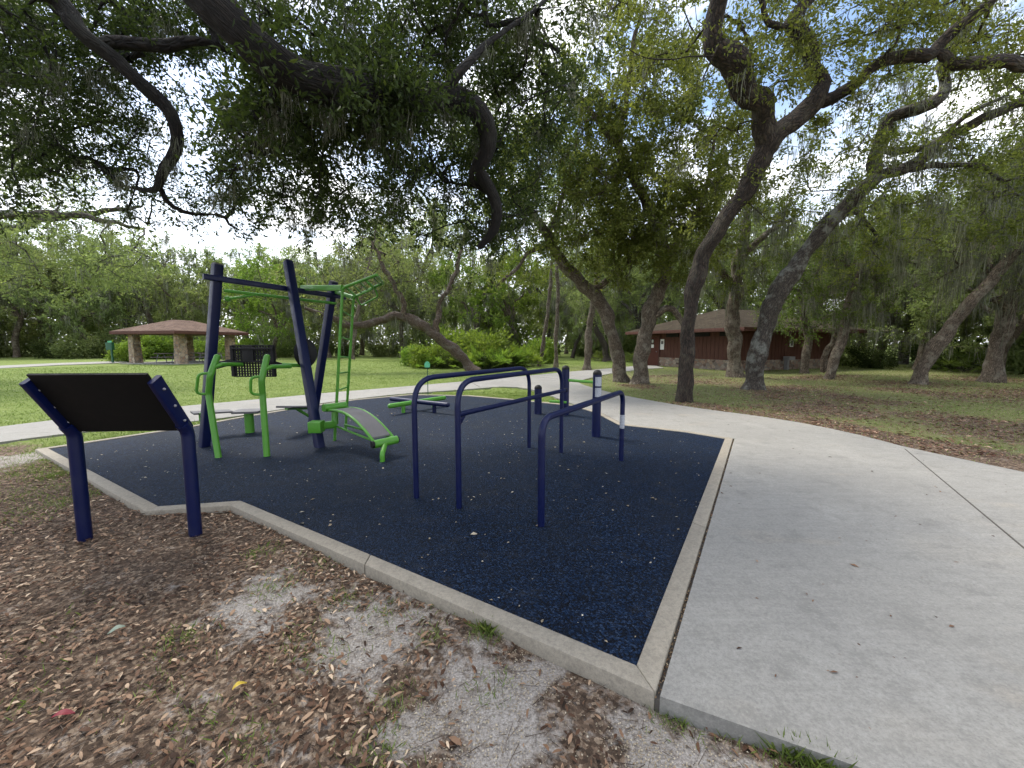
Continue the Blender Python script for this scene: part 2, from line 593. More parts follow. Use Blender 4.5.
def leaf_mesh(name, c, ax, l, w, m, parent=None, g=rng, up=0.5, rnd=None, org=None, fold=0.15, fine=False):
    """lens shaped leaves, each one folded face; c, ax: n x 3"""
    n = len(c)
    ax = unit(ax)
    nr = unit(g.normal(size=(n, 3)) + np.array([0, 0, up * 2]))
    s = unit(np.cross(ax, nr))
    nr = np.cross(s, ax)
    l = np.broadcast_to(l, n)[:, None] if np.ndim(l) < 2 else l
    w = np.broadcast_to(w, n)[:, None] if np.ndim(w) < 2 else w
    mid = c + ax * l * 0.48
    v = np.stack([c, mid + s * w * 0.5 + nr * w * fold, c + ax * l - nr * l * 0.08, mid - s * w * 0.5 + nr * w * fold], 1).reshape(-1, 3)
    if rnd is None:
        rnd = g.beta(2, 2.3, n)
    if fine:
        rows = []
        for t, hw, dz in ((0.0, 0.10, 0.0), (0.28, 0.92, 0.02), (0.68, 0.82, 0.0), (1.0, 0.08, -0.1)):
            m_ = c + ax * l * t + nr * l * dz
            rows += [m_ + s * w * 0.5 * hw + nr * w * fold * hw, m_ - s * w * 0.5 * hw + nr * w * fold * hw * 0.6]
        v = np.stack(rows, 1).reshape(-1, 3)
        b = np.arange(n)[:, None] * 8
        q = np.concatenate([b + np.array([[2 * k, 2 * k + 1, 2 * k + 3, 2 * k + 2]]) for k in range(3)])
        return raw_mesh(name, v, q, m, parent, rnd=np.repeat(rnd, 8), org=org)
    return raw_mesh(name, v, np.arange(4 * n).reshape(-1, 4), m, parent, rnd=np.repeat(rnd, 4), org=org)


def limb_px(pts, k=0.83):
    """rows (px, py, distance, width in px) -> rows (x, y, z, radius)"""
    out = []
    for px, py, d, w in pts:
        p = P(px, py, d)
        dist = math.hypot(d, 0.0)
        out.append([*p, k * w * dist / FOC / 2])
    return np.array(out)


def ell(c, r, n, g=rng, shell=0.0):
    """n points inside an ellipsoid"""
    d = unit(g.normal(size=(n, 3)))
    t = (shell + (1 - shell) * g.random(n)) ** (1 / 3)
    return np.array(c) + d * t[:, None] * np.array(r)


def mass_px(cx, cy, rx, ry, d0, d1, n, g=rng):
    a, q = g.uniform(0, 2 * PI, n), np.sqrt(g.random(n))
    d = g.uniform(d0, d1, n)
    return np.array([P(cx + rx * q[i] * math.cos(a[i]), cy + ry * q[i] * math.sin(a[i]), d[i]) for i in range(n)])


def grow_tree(root, limbs, clusters, bark, leaf, seed=1, cl_r=0.55, leaf_l=0.09, leaf_w=0.04, per=70, twig_n=6, twig_r=0.006,
              moss=0, moss_len=(0.3, 0.9), moss_w=0.02, moss_n=10, step=0.18, sides=14, min_z=1.5, moss_m=None, moss_s=0.09, wander=0.12, show_twigs=True, flare=True, moss_zmin=2.0):
    """limbs: list of rows (x, y, z, r); the clusters hang on branches that join the nearest wood"""
    g = np.random.default_rng(seed)
    wood = Wood()
    nodes, nrad, ntan = [], [], []
    for li, lb in enumerate(limbs):
        pts = catmull(lb, step)
        pts[:, 3] = np.maximum(pts[:, 3], 0.008)
        ln = np.concatenate([[0], np.cumsum(np.linalg.norm(np.diff(pts[:, :3], axis=0), axis=1))])
        amp = np.minimum(pts[:, 3] * 0.16, 0.035)
        if li > 0:
            kink = np.minimum(pts[:, 3] * 0.30, 0.05)
            for c in range(3):
                ph = g.uniform(0, 6.28, 2)
                pts[:, c] += kink * (np.sin(ln * 4.4 + ph[0]) + 0.5 * np.sin(ln * 9.7 + ph[1])) * np.minimum(1, ln / 0.6)
            pts[0, 3] *= 0.5
            pts[-1, 3] *= 0.6
        for c in range(3):
            ph = g.uniform(0, 6.28, 2)
            pts[:, c] += amp * (np.sin(ln * 2.6 + ph[0]) + 0.6 * np.sin(ln * 6.1 + ph[1])) * np.minimum(1, ln / 0.8) * (0.3 if c == 2 else 1)
        if li == 0 and flare:
            h = pts[:, 2] - pts[0, 2]
            pts[:, 3] *= 1 + 0.38 * np.exp(-np.maximum(h, 0) / 0.2)
        wood.limb(pts[:, :3], pts[:, 3], sides if pts[0, 3] > 0.06 else max(6, sides // 2), seed=seed * 13 + li)
        nodes.append(pts[:, :3])
        nrad.append(pts[:, 3])
        ntan.append(unit(np.gradient(pts[:, :3], axis=0)))
    nodes, nrad, ntan = np.vstack(nodes), np.concatenate(nrad), np.vstack(ntan)
    ok = nodes[:, 2] > nodes[:, 2].min() + min_z
    anchor, arad, atan = nodes[ok], nrad[ok], ntan[ok]
    clusters = np.asarray(clusters, float)
    owner = np.full(len(anchor), -1)
    d0 = np.array([np.min(np.sum((anchor - c) ** 2, 1)) for c in clusters])
    order = np.argsort(d0)
    cap = len(anchor) + 60 * len(clusters)
    A = np.zeros((cap, 3)); A[:len(anchor)] = anchor
    Ra = np.zeros(cap); Ra[:len(anchor)] = arad
    Ta = np.zeros((cap, 3)); Ta[:len(anchor)] = atan
    Ow = np.full(cap, -1); m = len(anchor)
    brs, par = [], []
    for ci in order:
        c = clusters[ci]
        d2 = np.sum((A[:m] - c) ** 2, 1)
        k = int(np.argmin(d2 * (1 + 0.25 * g.random(m))))
        L = math.sqrt(d2[k])
        a = A[k]
        nst = int(min(40, max(3, L / 0.22)))
        t = np.linspace(0, 1, nst + 1)[:, None]
        dirn = unit(c - a)
        b1 = a + (unit(Ta[k]) * 0.45 + dirn + g.normal(size=3) * 0.25) * L * 0.36
        b2 = c - (dirn + g.normal(size=3) * 0.35 + np.array([0, 0, -0.25])) * L * 0.3
        path = (1 - t) ** 3 * a + 3 * t * (1 - t) ** 2 * b1 + 3 * t * t * (1 - t) * b2 + t ** 3 * c
        path[1:-1] += g.normal(size=(nst - 1, 3)) * wander * 0.22 * min(1, L)
        brs.append(path)
        par.append(Ow[k])
        Ow[m:m + nst] = len(brs) - 1
        A[m:m + nst] = path[1:]
        Ra[m:m + nst] = 0
        Ta[m:m + nst] = unit(np.gradient(path, axis=0))[1:]
        m += nst
    cnt = np.ones(len(brs))
    for i in range(len(brs) - 1, -1, -1):
        if par[i] >= 0:
            cnt[par[i]] += cnt[i]
    brad = twig_r * 1.5 * cnt ** 0.5
    for i, p in enumerate(brs):
        r0 = brad[i]
        t = np.linspace(0, 1, len(p))
        wood.limb(p, r0 * (1 - 0.6 * t) + twig_r * 0.4, 5 if r0 < 0.03 else 8, 0.05, i)
    K = len(clusters)
    ends = np.array([p[-1] for p in brs])
    edir = unit(np.array([p[-1] - p[-2] for p in brs]))
    # twigs of every cluster
    ci = np.repeat(np.arange(K), twig_n)
    u = unit(edir[ci] * 0.5 + g.normal(size=(K * twig_n, 3)) * 0.8 + np.array([0, 0, 0.05]))
    sz = cl_r * g.uniform(0.6, 1.25, K)[ci]
    L = sz * g.uniform(0.65, 1.15, K * twig_n)
    base = ends[ci] - edir[ci] * (g.random(K * twig_n) * 0.5 * sz)[:, None]
    tip = base + u * L[:, None] - np.array([0, 0, 1.0]) * (L * g.uniform(0, 0.25, len(L)))[:, None]
    if show_twigs:
        wood.twigs(base, tip, twig_r * 0.7, twig_r * 0.25)
    trunk = wood.build('trunk', bark, root)
    pl = max(1, per // twig_n)
    ti = np.repeat(np.arange(K * twig_n), pl)
    keep = g.random(len(ti)) < g.uniform(0.55, 1.0, K)[ci[ti]]
    ti = ti[keep]
    tt = g.uniform(0.12, 1.05, len(ti)) ** 0.8
    pos = base[ti] + (tip - base)[ti] * tt[:, None] + g.normal(size=(len(ti), 3)) * (0.10 * sz[ti])[:, None]
    ax = unit(u[ti]) * 0.7 + g.normal(size=(len(ti), 3)) * 0.65
    ll = leaf_l * g.uniform(0.6, 1.3, len(ti))
    tone = np.clip(g.beta(2.2, 2.4, len(ti)) * 0.75 + g.random(K)[ci[ti]] * 0.3, 0, 1)
    leaf_mesh('crown', pos, ax, ll, ll * leaf_w / leaf_l, leaf, root, g, 0.45, tone)
    if moss:
        pool = A[:m]
        pool = pool[pool[:, 2] > nodes[:, 2].min() + moss_zmin]
        if len(pool):
            moss_mesh(root, pool, moss, moss_len, moss_w, moss_n, g, moss_m or M['moss'], moss_s)
    return trunk


def moss_mesh(root, pool, count, ln, w, per, g, m, spr=0.09):
    an = pool[g.integers(0, len(pool), count)] + np.array([0, 0, -0.02])
    big = g.uniform(0.35, 1.0, count)
    si = np.repeat(np.arange(count), per)
    n = len(si)
    L = (ln[0] + (ln[1] - ln[0]) * g.random(n) ** 1.4) * big[si]
    a = an[si] + g.normal(size=(n, 3)) * np.array([spr, spr, 0.03]) * (0.5 + big[si])[:, None]
    az = g.uniform(0, PI, n)
    side = np.stack([np.cos(az), np.sin(az), np.zeros(n)], 1)
    sw = g.normal(size=(n, 3)) * np.array([1, 1, 0]) * 0.07
    rows = []
    segs = 4
    for k in range(segs + 1):
        t = k / segs
        c = a + np.array([0, 0, -1.0]) * (L * t)[:, None] + sw * t * L[:, None] * 1.5 + g.normal(size=(n, 3)) * 0.010 * np.array([1, 1, 0.2]) * (t > 0)
        ww = w * (0.55 + 0.8 * math.sin(PI * min(1, t * 0.9 + 0.08))) * (1 - 0.75 * t ** 2)
        rows += [c - side * ww / 2, c + side * ww / 2]
    v = np.stack(rows, 1).reshape(-1, 3)
    b = np.arange(n)[:, None] * (2 * segs + 2)
    q = np.concatenate([b + np.array([[2 * k, 2 * k + 1, 2 * k + 3, 2 * k + 2]]) for k in range(segs)])
    mo = raw_mesh('hanging_moss', v, q, m, root, rnd=np.repeat(g.random(n), 2 * segs + 2))
    mo['kind'] = 'stuff'


def rand_limbs(g, h, r, lean=0.2, forks=4, spread=0.7):
    """trunk and limbs of a free standing oak at the origin"""
    az = g.uniform(0, 2 * PI)
    ld = np.array([math.cos(az), math.sin(az), 0]) * lean
    th = h * g.uniform(0.28, 0.4)
    tr = np.array([[0, 0, -0.2, r], [*(ld * th * 0.35)[:2], th * 0.5, r * 0.88], [*(ld * th)[:2], th, r * 0.8]])
    tr[1, :2] += g.normal(size=2) * 0.12
    limbs = [tr]
    tips = []
    for k in range(forks):
        a = az + 2 * PI * k / forks + g.uniform(-0.5, 0.5)
        hor = np.array([math.cos(a), math.sin(a), 0])
        reach = h * spread * g.uniform(0.45, 0.8) * 0.6
        z1 = h * g.uniform(0.5, 0.85)
        top = tr[-1, :3]
        p1 = top + hor * reach * 0.35 + np.array([0, 0, (z1 - th) * 0.5])
        p2 = top + hor * reach * 0.75 + np.array([0, 0, (z1 - th) * 0.7]) + g.normal(size=3) * 0.3
        p3 = top + hor * reach * 1.05 + np.array([0, 0, (z1 - th)])
        limbs.append(np.array([[*(top - np.array([0, 0, 0.15])), r * 0.62], [*p1, r * 0.48], [*p2, r * 0.34], [*p3, r * 0.15]]))
        tips.append(p3)
    return limbs, np.array(tips), tr[-1, :3]


def bush(root, c_r, seed, leaf, n_cl=30, per=60, leaf_l=0.12, leaf_w=0.06, stems=8):
    """c_r: semi axes of the leafy dome over the root"""
    g = np.random.default_rng(seed)
    rx, ry, rz = c_r
    pts = ell((0, 0, rz * 0.95), (rx, ry, rz), n_cl, g, 0.35)
    pts[:, 2] = np.maximum(pts[:, 2], 0.12)
    pts *= g.uniform(0.85, 1.12, (n_cl, 1))
    o = ORG[root.name]
    w = Wood()
    for k in range(stems):
        t = pts[g.integers(0, n_cl)]
        p = catmull(np.array([[g.normal() * 0.12 * rx, g.normal() * 0.12 * ry, -0.1], [t[0] * 0.4, t[1] * 0.4, t[2] * 0.6], t * 0.9]), 0.25)
        w.limb(p + o, np.linspace(0.03, 0.008, len(p)), 5, 0.05, k)
    w.build('stems', M['bark'], root)
    si = np.repeat(np.arange(n_cl), per)
    s = min(c_r) * 0.34
    pos = pts[si] + g.normal(size=(len(si), 3)) * s * 0.62
    pos[:, 2] = np.maximum(pos[:, 2], 0.03)
    ax = unit(pos - np.array([0, 0, rz * 0.3])) * 0.7 + g.normal(size=pos.shape) * 0.6
    l = leaf_l * g.uniform(0.6, 1.3, len(si))
    tone = np.clip(g.beta(2, 2.2, len(si)) * 0.75 + g.random(n_cl)[si] * 0.35, 0, 1)
    leaf_mesh('foliage', pos + o, ax, l, l * leaf_w / leaf_l, leaf, root, g, 0.4, tone)


def palmetto(root, size, seed, leaf, fronds=26):
    """clump of fan shaped fronds on thin stalks"""
    g = np.random.default_rng(seed)
    o = ORG[root.name]
    w = Wood()
    C, AX, LL, T = [], [], [], []
    for k in range(fronds):
        az = g.uniform(0, 2 * PI)
        el = g.uniform(0.25, 1.25)
        d = np.array([math.cos(az) * math.cos(el), math.sin(az) * math.cos(el), math.sin(el)])
        L = size * g.uniform(0.6, 1.0)
        b0 = np.array([g.normal() * size * 0.28, g.normal() * size * 0.28, 0.0])
        p = catmull(np.array([b0, b0 + d * L * 0.55, b0 + d * L + np.array([0, 0, -0.08 * L])]), 0.3)
        w.limb(p + o, np.full(len(p), 0.008), 4, 0)
        e = p[-1]
        s = unit(np.cross(d, (0, 0, 1.0)) + 1e-6)
        u = np.cross(s, d)
        n = 14
        for j in range(n):
            a = (j / (n - 1) - 0.5) * 4.2
            C.append(e)
            AX.append(d * math.cos(a) + s * math.sin(a) + u * g.normal() * 0.12)
            LL.append(size * 0.42 * (1 - 0.25 * abs(a) / 2.1) * g.uniform(0.85, 1.1))
            T.append(0.25 + 0.6 * ((k * 37) % 11) / 11 + g.normal() * 0.06)
    w.build('stalks', M['bark'], root)
    LL = np.array(LL)
    leaf_mesh('fronds', np.array(C) + o, np.array(AX), LL, LL * 0.16, leaf, root, g, 0.5, np.clip(T, 0, 1))
# ------------------------------------------------------------------ ground
def sstep(a, b, x):
    t = np.clip((x - a) / (b - a), 0, 1)
    return t * t * (3 - 2 * t)


def gz(x, y):
    x, y = np.asarray(x, float), np.asarray(y, float)
    base = -0.072 + 0.022 * sstep(2.2, 3.6, y) + 0.02 * sstep(4.6, 7.0, y)
    near = 1 - sstep(12, 30, np.hypot(x, y))
    return base + near * (0.010 * np.sin(x * 2.3 + 0.7) * np.sin(y * 2.9) + 0.007 * np.sin(x * 6.1 + y * 4.3) + 0.005 * np.sin(y * 9.1 - x * 3.7)) + (1 - near) * 0.05 * np.sin(x * 0.13) * np.sin(y * 0.11)


def poly_in(poly, x, y):
    poly = np.asarray(poly)[:, :2]
    inside = np.zeros(np.shape(x), bool)
    j = len(poly) - 1
    for i in range(len(poly)):
        xi, yi, xj, yj = *poly[i], *poly[j]
        c = ((yi > y) != (yj > y)) & (x < (xj - xi) * (y - yi) / (yj - yi + 1e-12) + xi)
        inside ^= c
        j = i
    return inside


gp = lambda lst: np.array([G(*p)[:2] for p in lst])

KERB_OUT = gp([(35, 449.5), (145, 512), (230, 506), (655, 694), (733, 438.5), (690, 431.5), (660, 428), (623, 424), (600, 412.5), (577, 405.5), (517, 399.5), (470, 395.5), (411, 394.5), (355, 399.5), (283, 410), (232, 418.5), (186, 427)])


def inset(poly, d):
    """outline moved inwards by d (mitred)"""
    n = len(poly)
    area = sum(poly[i][0] * poly[(i + 1) % n][1] - poly[(i + 1) % n][0] * poly[i][1] for i in range(n))
    s = 1 if area > 0 else -1
    out = []
    for i in range(n):
        a, b, c = poly[i - 1], poly[i], poly[(i + 1) % n]
        u, v = unit(b - a), unit(c - b)
        n1, n2 = s * np.array([-u[1], u[0]]), s * np.array([-v[1], v[0]])
        m = unit(n1 + n2)
        out.append(b + m * d / max(0.4, float(np.dot(m, n1))))
    return np.array(out)


KERB_IN = inset(KERB_OUT, 0.115)
joint_u = unit(KERB_OUT[4] - KERB_OUT[3])
joint_n = np.array([joint_u[1], -joint_u[0]])
if joint_n[0] < 0:
    joint_n = -joint_n
J0, J1 = KERB_OUT[3] + joint_n * 0.022, KERB_OUT[4] + joint_n * 0.022
front_dir = unit(G(890, 778)[:2] - J0)
LAWN_EDGE = gp([(1024, 472), (960, 458.5), (900, 445.5), (860, 435), (800, 422.5), (747, 414.5), (701, 408.5), (654, 401), (607, 391.5), (579, 382.5), (590, 378), (611, 373.5), (640, 369.5), (664, 367.8)])
LAWN_EDGE = catmull(np.c_[LAWN_EDGE, np.zeros(len(LAWN_EDGE))], 0.5)[:, :2]
rdir = unit(LAWN_EDGE[0] - LAWN_EDGE[2])
TOP_EDGE = gp([(655, 365.4), (640, 365.4), (611, 368.2), (571, 371.5), (531, 375.3), (470, 380.8), (400, 386.8), (330, 392.5), (260, 399), (183, 406), (110, 413.5), (57, 419.5), (0, 426.5)])
PATH_LOW = gp([(0, 442), (57, 434.6), (120, 428.5), (183, 422.3), (240, 415.5), (300, 406.3), (352, 399.2), (400, 394), (463, 389.5), (503, 386.6), (528, 388.5), (548, 394.5)])
PATH_LOW = catmull(np.c_[PATH_LOW, np.zeros(len(PATH_LOW))], 0.5)[:, :2]
ldir = unit(TOP_EDGE[-1] - TOP_EDGE[-3])
kb = [KERB_OUT[9], KERB_OUT[8], KERB_OUT[7], KERB_OUT[6], KERB_OUT[5]]
ctr = KERB_OUT.mean(0)
kb = [p + unit(p - ctr) * 0.02 for p in kb]
SLAB = np.vstack([J0, J0 + front_dir * 12.0, [14.0, -1.0], [9.5, 1.2], LAWN_EDGE[0] + rdir * 1.3, LAWN_EDGE, TOP_EDGE, TOP_EDGE[-1] + ldir * 14, PATH_LOW[0] + ldir * 14, PATH_LOW, kb, J1])

# ground sheet
xs = np.unique(np.concatenate([np.arange(-9, 12, 0.09), np.linspace(-40, 45, 120), np.array([-900, -500, -300, -180, -120, -80, -60, 60, 80, 120, 180, 300, 500, 900])]))
ys = np.unique(np.concatenate([np.arange(-1, 12, 0.09), np.linspace(-20, 70, 140), np.array([-600, -200, -80, -40, 80, 100, 140, 200, 300, 500, 900])]))
X, Y = np.meshgrid(xs, ys, indexing='ij')
Z = gz(X, Y)
far = np.hypot(X, Y) > 120
Z[far] = -0.05
inrub = poly_in(inset(KERB_OUT, 0.05), X, Y) | poly_in(SLAB, X, Y)
Z = np.where(inrub, np.minimum(Z, -0.07), Z)


def mulch_f(x, y):
    """how bare the ground is (0 grass, 1 leaf litter), in plan"""
    wob = 0.35 * np.sin(x * 1.7 + y) + 0.25 * np.sin(y * 2.3 - x * 1.1)
    near = 1 - sstep(4.9, 6.6, y + wob * 0.8)
    near = np.where(x > 2.0, near * 0, near)
    # strip along the concrete on the other side and litter patches under the oaks
    rx = np.interp(y, LAWN_EDGE[::-1][:, 1], LAWN_EDGE[::-1][:, 0]) if False else 0
    d = np.full(np.shape(x), 1e9)
    for i in range(0, len(LAWN_EDGE) - 1):
        a, b = LAWN_EDGE[i], LAWN_EDGE[i + 1]
        ab = b - a
        t = np.clip(((x - a[0]) * ab[0] + (y - a[1]) * ab[1]) / (ab @ ab), 0, 1)
        d = np.minimum(d, np.hypot(x - a[0] - ab[0] * t, y - a[1] - ab[1] * t))
    strip = (1 - sstep(0.5, 1.9, d + wob * 0.6)) * sstep(3.0, 7.0, x) * (1 - sstep(14, 17, y))
    patch = np.zeros(np.shape(x))
    for px, py, r in ((700, 406, 1.3), (770, 393, 1.8), (860, 400, 1.4), (930, 392, 1.6), (640, 386, 1.0), (980, 420, 1.5), (820, 410, 1.2)):
        c = G(px, py)[:2]
        patch = np.maximum(patch, 0.85 * (1 - sstep(r * 0.3, r * 1.3, np.hypot(x - c[0], (y - c[1]) * 0.8) + wob * 0.7)))
    thin = sstep(2.5, 6, x) * (1 - sstep(18, 26, y)) * (0.40 + 0.16 * np.sin(x * 0.9 + 1.1 * np.sin(y * 0.8)) + 0.12 * np.sin(y * 1.9 - x * 0.6))
    return np.clip(np.maximum(np.maximum(near, strip * 0.92), np.maximum(patch * 0.8, thin)), 0, 1)


SAND = [(*G(372, 622)[:2], 0.36), (*G(262, 592)[:2], 0.34), (*G(490, 690)[:2], 0.36), (*G(480, 745)[:2], 0.22), (*G(680, 745)[:2], 0.27), (*G(530, 660)[:2], 0.18), (*G(640, 735)[:2], 0.14), (*G(760, 775)[:2], 0.22), (*G(430, 710)[:2], 0.16), (*G(20, 455)[:2], 0.5)]


def sand_f(x, y):
    s = 0.2 * sstep(-2.4, -1.2, x) * (1 - sstep(2.6, 3.6, y)) * np.ones(np.shape(x))
    for cx, cy, r in SAND:
        s = np.maximum(s, 1 - sstep(0.3 * r, 1.5 * r, np.hypot(x - cx, y - cy) + 0.05 * np.sin(x * 11 + y * 7) + 0.04 * np.sin(y * 17 - x * 9)))
    return s


def ground_mat():
    m, nt, b = mat('park_ground')
    v = geo_pos(nt)
    am = N(nt, 'ShaderNodeAttribute', attribute_name='litter').outputs['Fac']
    asn = N(nt, 'ShaderNodeAttribute', attribute_name='sand').outputs['Fac']
    n1 = noise(nt, v, 1.1, 6, 0.62)
    n2 = noise(nt, v, 14, 5, 0.7)
    n3 = noise(nt, v, 90, 4, 0.7)
    cell = voro(nt, v, 55, 'F1', 'Color')
    sep = N(nt, 'ShaderNodeSeparateColor')
    nt.links.new(cell, sep.inputs[0])
    g = ramp(nt, n1, [(0.25, (0.13, 0.18, 0.038)), (0.5, (0.17, 0.235, 0.052)), (0.75, (0.23, 0.27, 0.075))])
    g = mixc(nt, ramp(nt, n2, [(0.4, (0.55, 0.55, 0.55)), (0.65, (0, 0, 0))]), g, (0.075, 0.095, 0.02))
    g = mixc(nt, ramp(nt, n3, [(0.5, (0, 0, 0)), (0.75, (0.45, 0.45, 0.45))]), g, (0.25, 0.235, 0.10))
    g = mixc(nt, N(nt, 'ShaderNodeAttribute', attribute_name='dry').outputs['Fac'], g, mixc(nt, n2, (0.10, 0.095, 0.045), (0.20, 0.19, 0.085)))
    li = ramp(nt, sep.outputs[0], [(0, (0.05, 0.034, 0.023)), (0.4, (0.12, 0.08, 0.054)), (0.75, (0.22, 0.152, 0.104)), (1, (0.36, 0.275, 0.195))])
    li = mixc(nt, ramp(nt, n2, [(0.35, (0.7, 0.7, 0.7)), (0.6, (0, 0, 0))]), li, (0.04, 0.028, 0.021))
    sa = ramp(nt, n3, [(0.3, (0.13, 0.112, 0.095)), (0.5, (0.31, 0.28, 0.25)), (0.72, (0.5, 0.465, 0.43))])
    fm = math_n(nt, 'ADD', am, math_n(nt, 'MULTIPLY', math_n(nt, 'SUBTRACT', n1, 0.5), 1.1))
    fm = math_n(nt, 'ADD', fm, math_n(nt, 'MULTIPLY', math_n(nt, 'SUBTRACT', n2, 0.5), 0.9))
    c = mixc(nt, ramp(nt, fm, [(0.4, (0, 0, 0)), (0.6, (1, 1, 1))]), g, li)
    fs = math_n(nt, 'ADD', math_n(nt, 'MULTIPLY', asn, 0.8), math_n(nt, 'MULTIPLY', math_n(nt, 'SUBTRACT', n2, 0.5), 2.0))
    n4 = noise(nt, v, 4.5, 5, 0.65)
    fs = math_n(nt, 'ADD', fs, math_n(nt, 'MULTIPLY', math_n(nt, 'SUBTRACT', n4, 0.5), 1.5))
    c = mixc(nt, ramp(nt, fs, [(0.22, (0, 0, 0)), (0.72, (1, 1, 1))]), c, sa)
    nt.links.new(c, b.inputs['Base Color'])
    b.inputs['Roughness'].default_value = 0.95
    b.inputs['Specular IOR Level'].default_value = 0.2
    bump(nt, b, math_n(nt, 'ADD', n2, math_n(nt, 'MULTIPLY', n3, 0.6)), 0.7, 0.03)
    return m


nx, ny = X.shape
I, Jx = np.meshgrid(np.arange(nx - 1), np.arange(ny - 1), indexing='ij')
a = (I * ny + Jx).ravel()
gm = raw_mesh('ground', np.stack([X.ravel(), Y.ravel(), Z.ravel()], 1), np.stack([a, a + ny, a + ny + 1, a + 1], 1), ground_mat(), smooth=True)
for nm, f in (('litter', mulch_f), ('sand', sand_f), ('dry', lambda x, y: sstep(1.0, 5.0, x) * (1 - sstep(22, 34, y)) * 0.8)):
    at = gm.data.attributes.new(nm, 'FLOAT', 'POINT')
    at.data.foreach_set('value', f(X, Y).ravel().astype(np.float32))
props(gm, kind='structure')

props(MB().prism(SLAB, -0.16, 0.0).build('path', M['concrete'], angle=30), kind='structure')
props(MB().prism(KERB_IN, -0.2, -0.006).build('rubber_surface', M['rubber'], angle=30), kind='structure')
# kerb ring: cast in lengths with narrow joints
km = MB()
nk = len(KERB_OUT)
for i in range(nk):
    o0, o1, i0, i1 = KERB_OUT[i], KERB_OUT[(i + 1) % nk], KERB_IN[i], KERB_IN[(i + 1) % nk]
    L = np.linalg.norm(o1 - o0)
    n = max(1, round(L / 1.9))
    for k in range(n):
        g0 = 0.0 if k == 0 else 0.003 / L
        g1 = 0.0 if k == n - 1 else 0.003 / L
        t0, t1 = k / n + g0, (k + 1) / n - g1
        km.prism([o0 + (o1 - o0) * t0, o0 + (o1 - o0) * t1, i0 + (i1 - i0) * t1, i0 + (i1 - i0) * t0], -0.2, 0.008)
props(km.build('kerb', M['kerb'], bevel=0.008), kind='structure')


# tooled joints in the concrete: dark grooves lying in the surface
def groove(a, b, w):
    d = unit(b - a)
    n = np.array([-d[1], d[0]]) * w / 2
    return [a + n, b + n, b - n, a - n]


m_, nt_, b_ = mat('joint_filler')
b_.inputs['Base Color'].default_value = (0.075, 0.065, 0.055, 1)
b_.inputs['Roughness'].default_value = 1
M['joint'] = m_
jm = MB()
for a_, b2_, w_ in ((G(905, 449)[:2], G(1060, 578)[:2], 0.014), (G(531, 376.5)[:2], G(583, 381)[:2], 0.02), (G(470, 381.5)[:2], G(480, 387.3)[:2], 0.02)):
    jm.prism(groove(a_, b2_, w_), -0.01, 0.0025)
props(jm.build('path_joint', M['joint'], smooth=False), kind='structure')
# dirt packed in the gap between kerb and slab
jm = MB().prism([KERB_OUT[3] + joint_n * 0.001, KERB_OUT[4] + joint_n * 0.001, J1 - joint_n * 0.001, J0 - joint_n * 0.001], -0.1, -0.022)
props(jm.build('gap_soil', M['joint'], smooth=False), kind='structure')

# far lawn path and the road beyond
FARP = gp([(-120, 370.6), (0, 365.8), (60, 363), (116, 361.2), (128, 360.4), (128, 361.9), (116, 363), (60, 365), (0, 368.3), (-120, 373.5)])
props(MB().prism(FARP, -0.1, 0.012).build('path', M['concrete'], smooth=False), kind='structure')
ROAD = gp([(-160, 352.6), (12, 352.4), (26, 353.4), (24, 354.8), (0, 356.8), (-160, 361)])
m_, nt_, b_ = mat('old_asphalt')
v_ = geo_pos(nt_)
nt_.links.new(ramp(nt_, noise(nt_, v_, 12, 5), [(0.3, (0.16, 0.16, 0.165)), (0.7, (0.24, 0.24, 0.25))]), b_.inputs['Base Color'])
b_.inputs['Roughness'].default_value = 0.85
M['asphalt'] = m_
props(MB().prism(ROAD, -0.1, 0.03).build('road', M['asphalt'], smooth=False), kind='structure')

# ------------------------------------------------------------------ litter, chips, grass (nobody could count them)
def keep_on_ground(x, y, margin=0.0):
    return ~(poly_in(SLAB, x, y) | poly_in(KERB_OUT, x, y))


n = 85000
x = rng.uniform(-6.5, 3.0, n)
y = 0.55 + 5.6 * rng.random(n) ** 1.45
ok = keep_on_ground(x, y) & (np.abs(x) < y * 1.55 + 0.6)
dens = mulch_f(x, y) * (1 - 0.9 * sand_f(x, y)) * np.clip(0.6 + 0.45 * np.sin(x * 2.1 + 1) * np.sin(y * 2.7 + x) + 0.3 * np.sin(x * 7.3 + y * 3.1) * np.sin(y * 6.1), 0.08, 1)
ok &= rng.random(n) < dens
x, y = x[ok], y[ok]
n = len(x)
az = rng.uniform(0, 2 * PI, n)
tilt = rng.normal(0, 0.22, n)
ax = np.stack([np.cos(az) * np.cos(tilt), np.sin(az) * np.cos(tilt), np.sin(tilt)], 1)
l = 0.016 + 0.042 * rng.beta(1.5, 2.0, n) + np.where(rng.random(n) < 0.05, 0.02, 0)
tone = np.clip(rng.beta(1.1, 1.5, n) + 0.12 * np.sin(x * 3.1) * np.sin(y * 2.7 + 1), 0, 1)
ll_ = leaf_mesh('leaf_litter', np.stack([x, y, gz(x, y) + 0.004 + np.abs(tilt) * 0.015 + rng.random(n) * 0.012], 1), ax, l, l * rng.uniform(0.26, 0.42, n), M['litter'], None, rng, 2.2, tone, fold=0.22, fine=True)
props(ll_, kind='stuff')

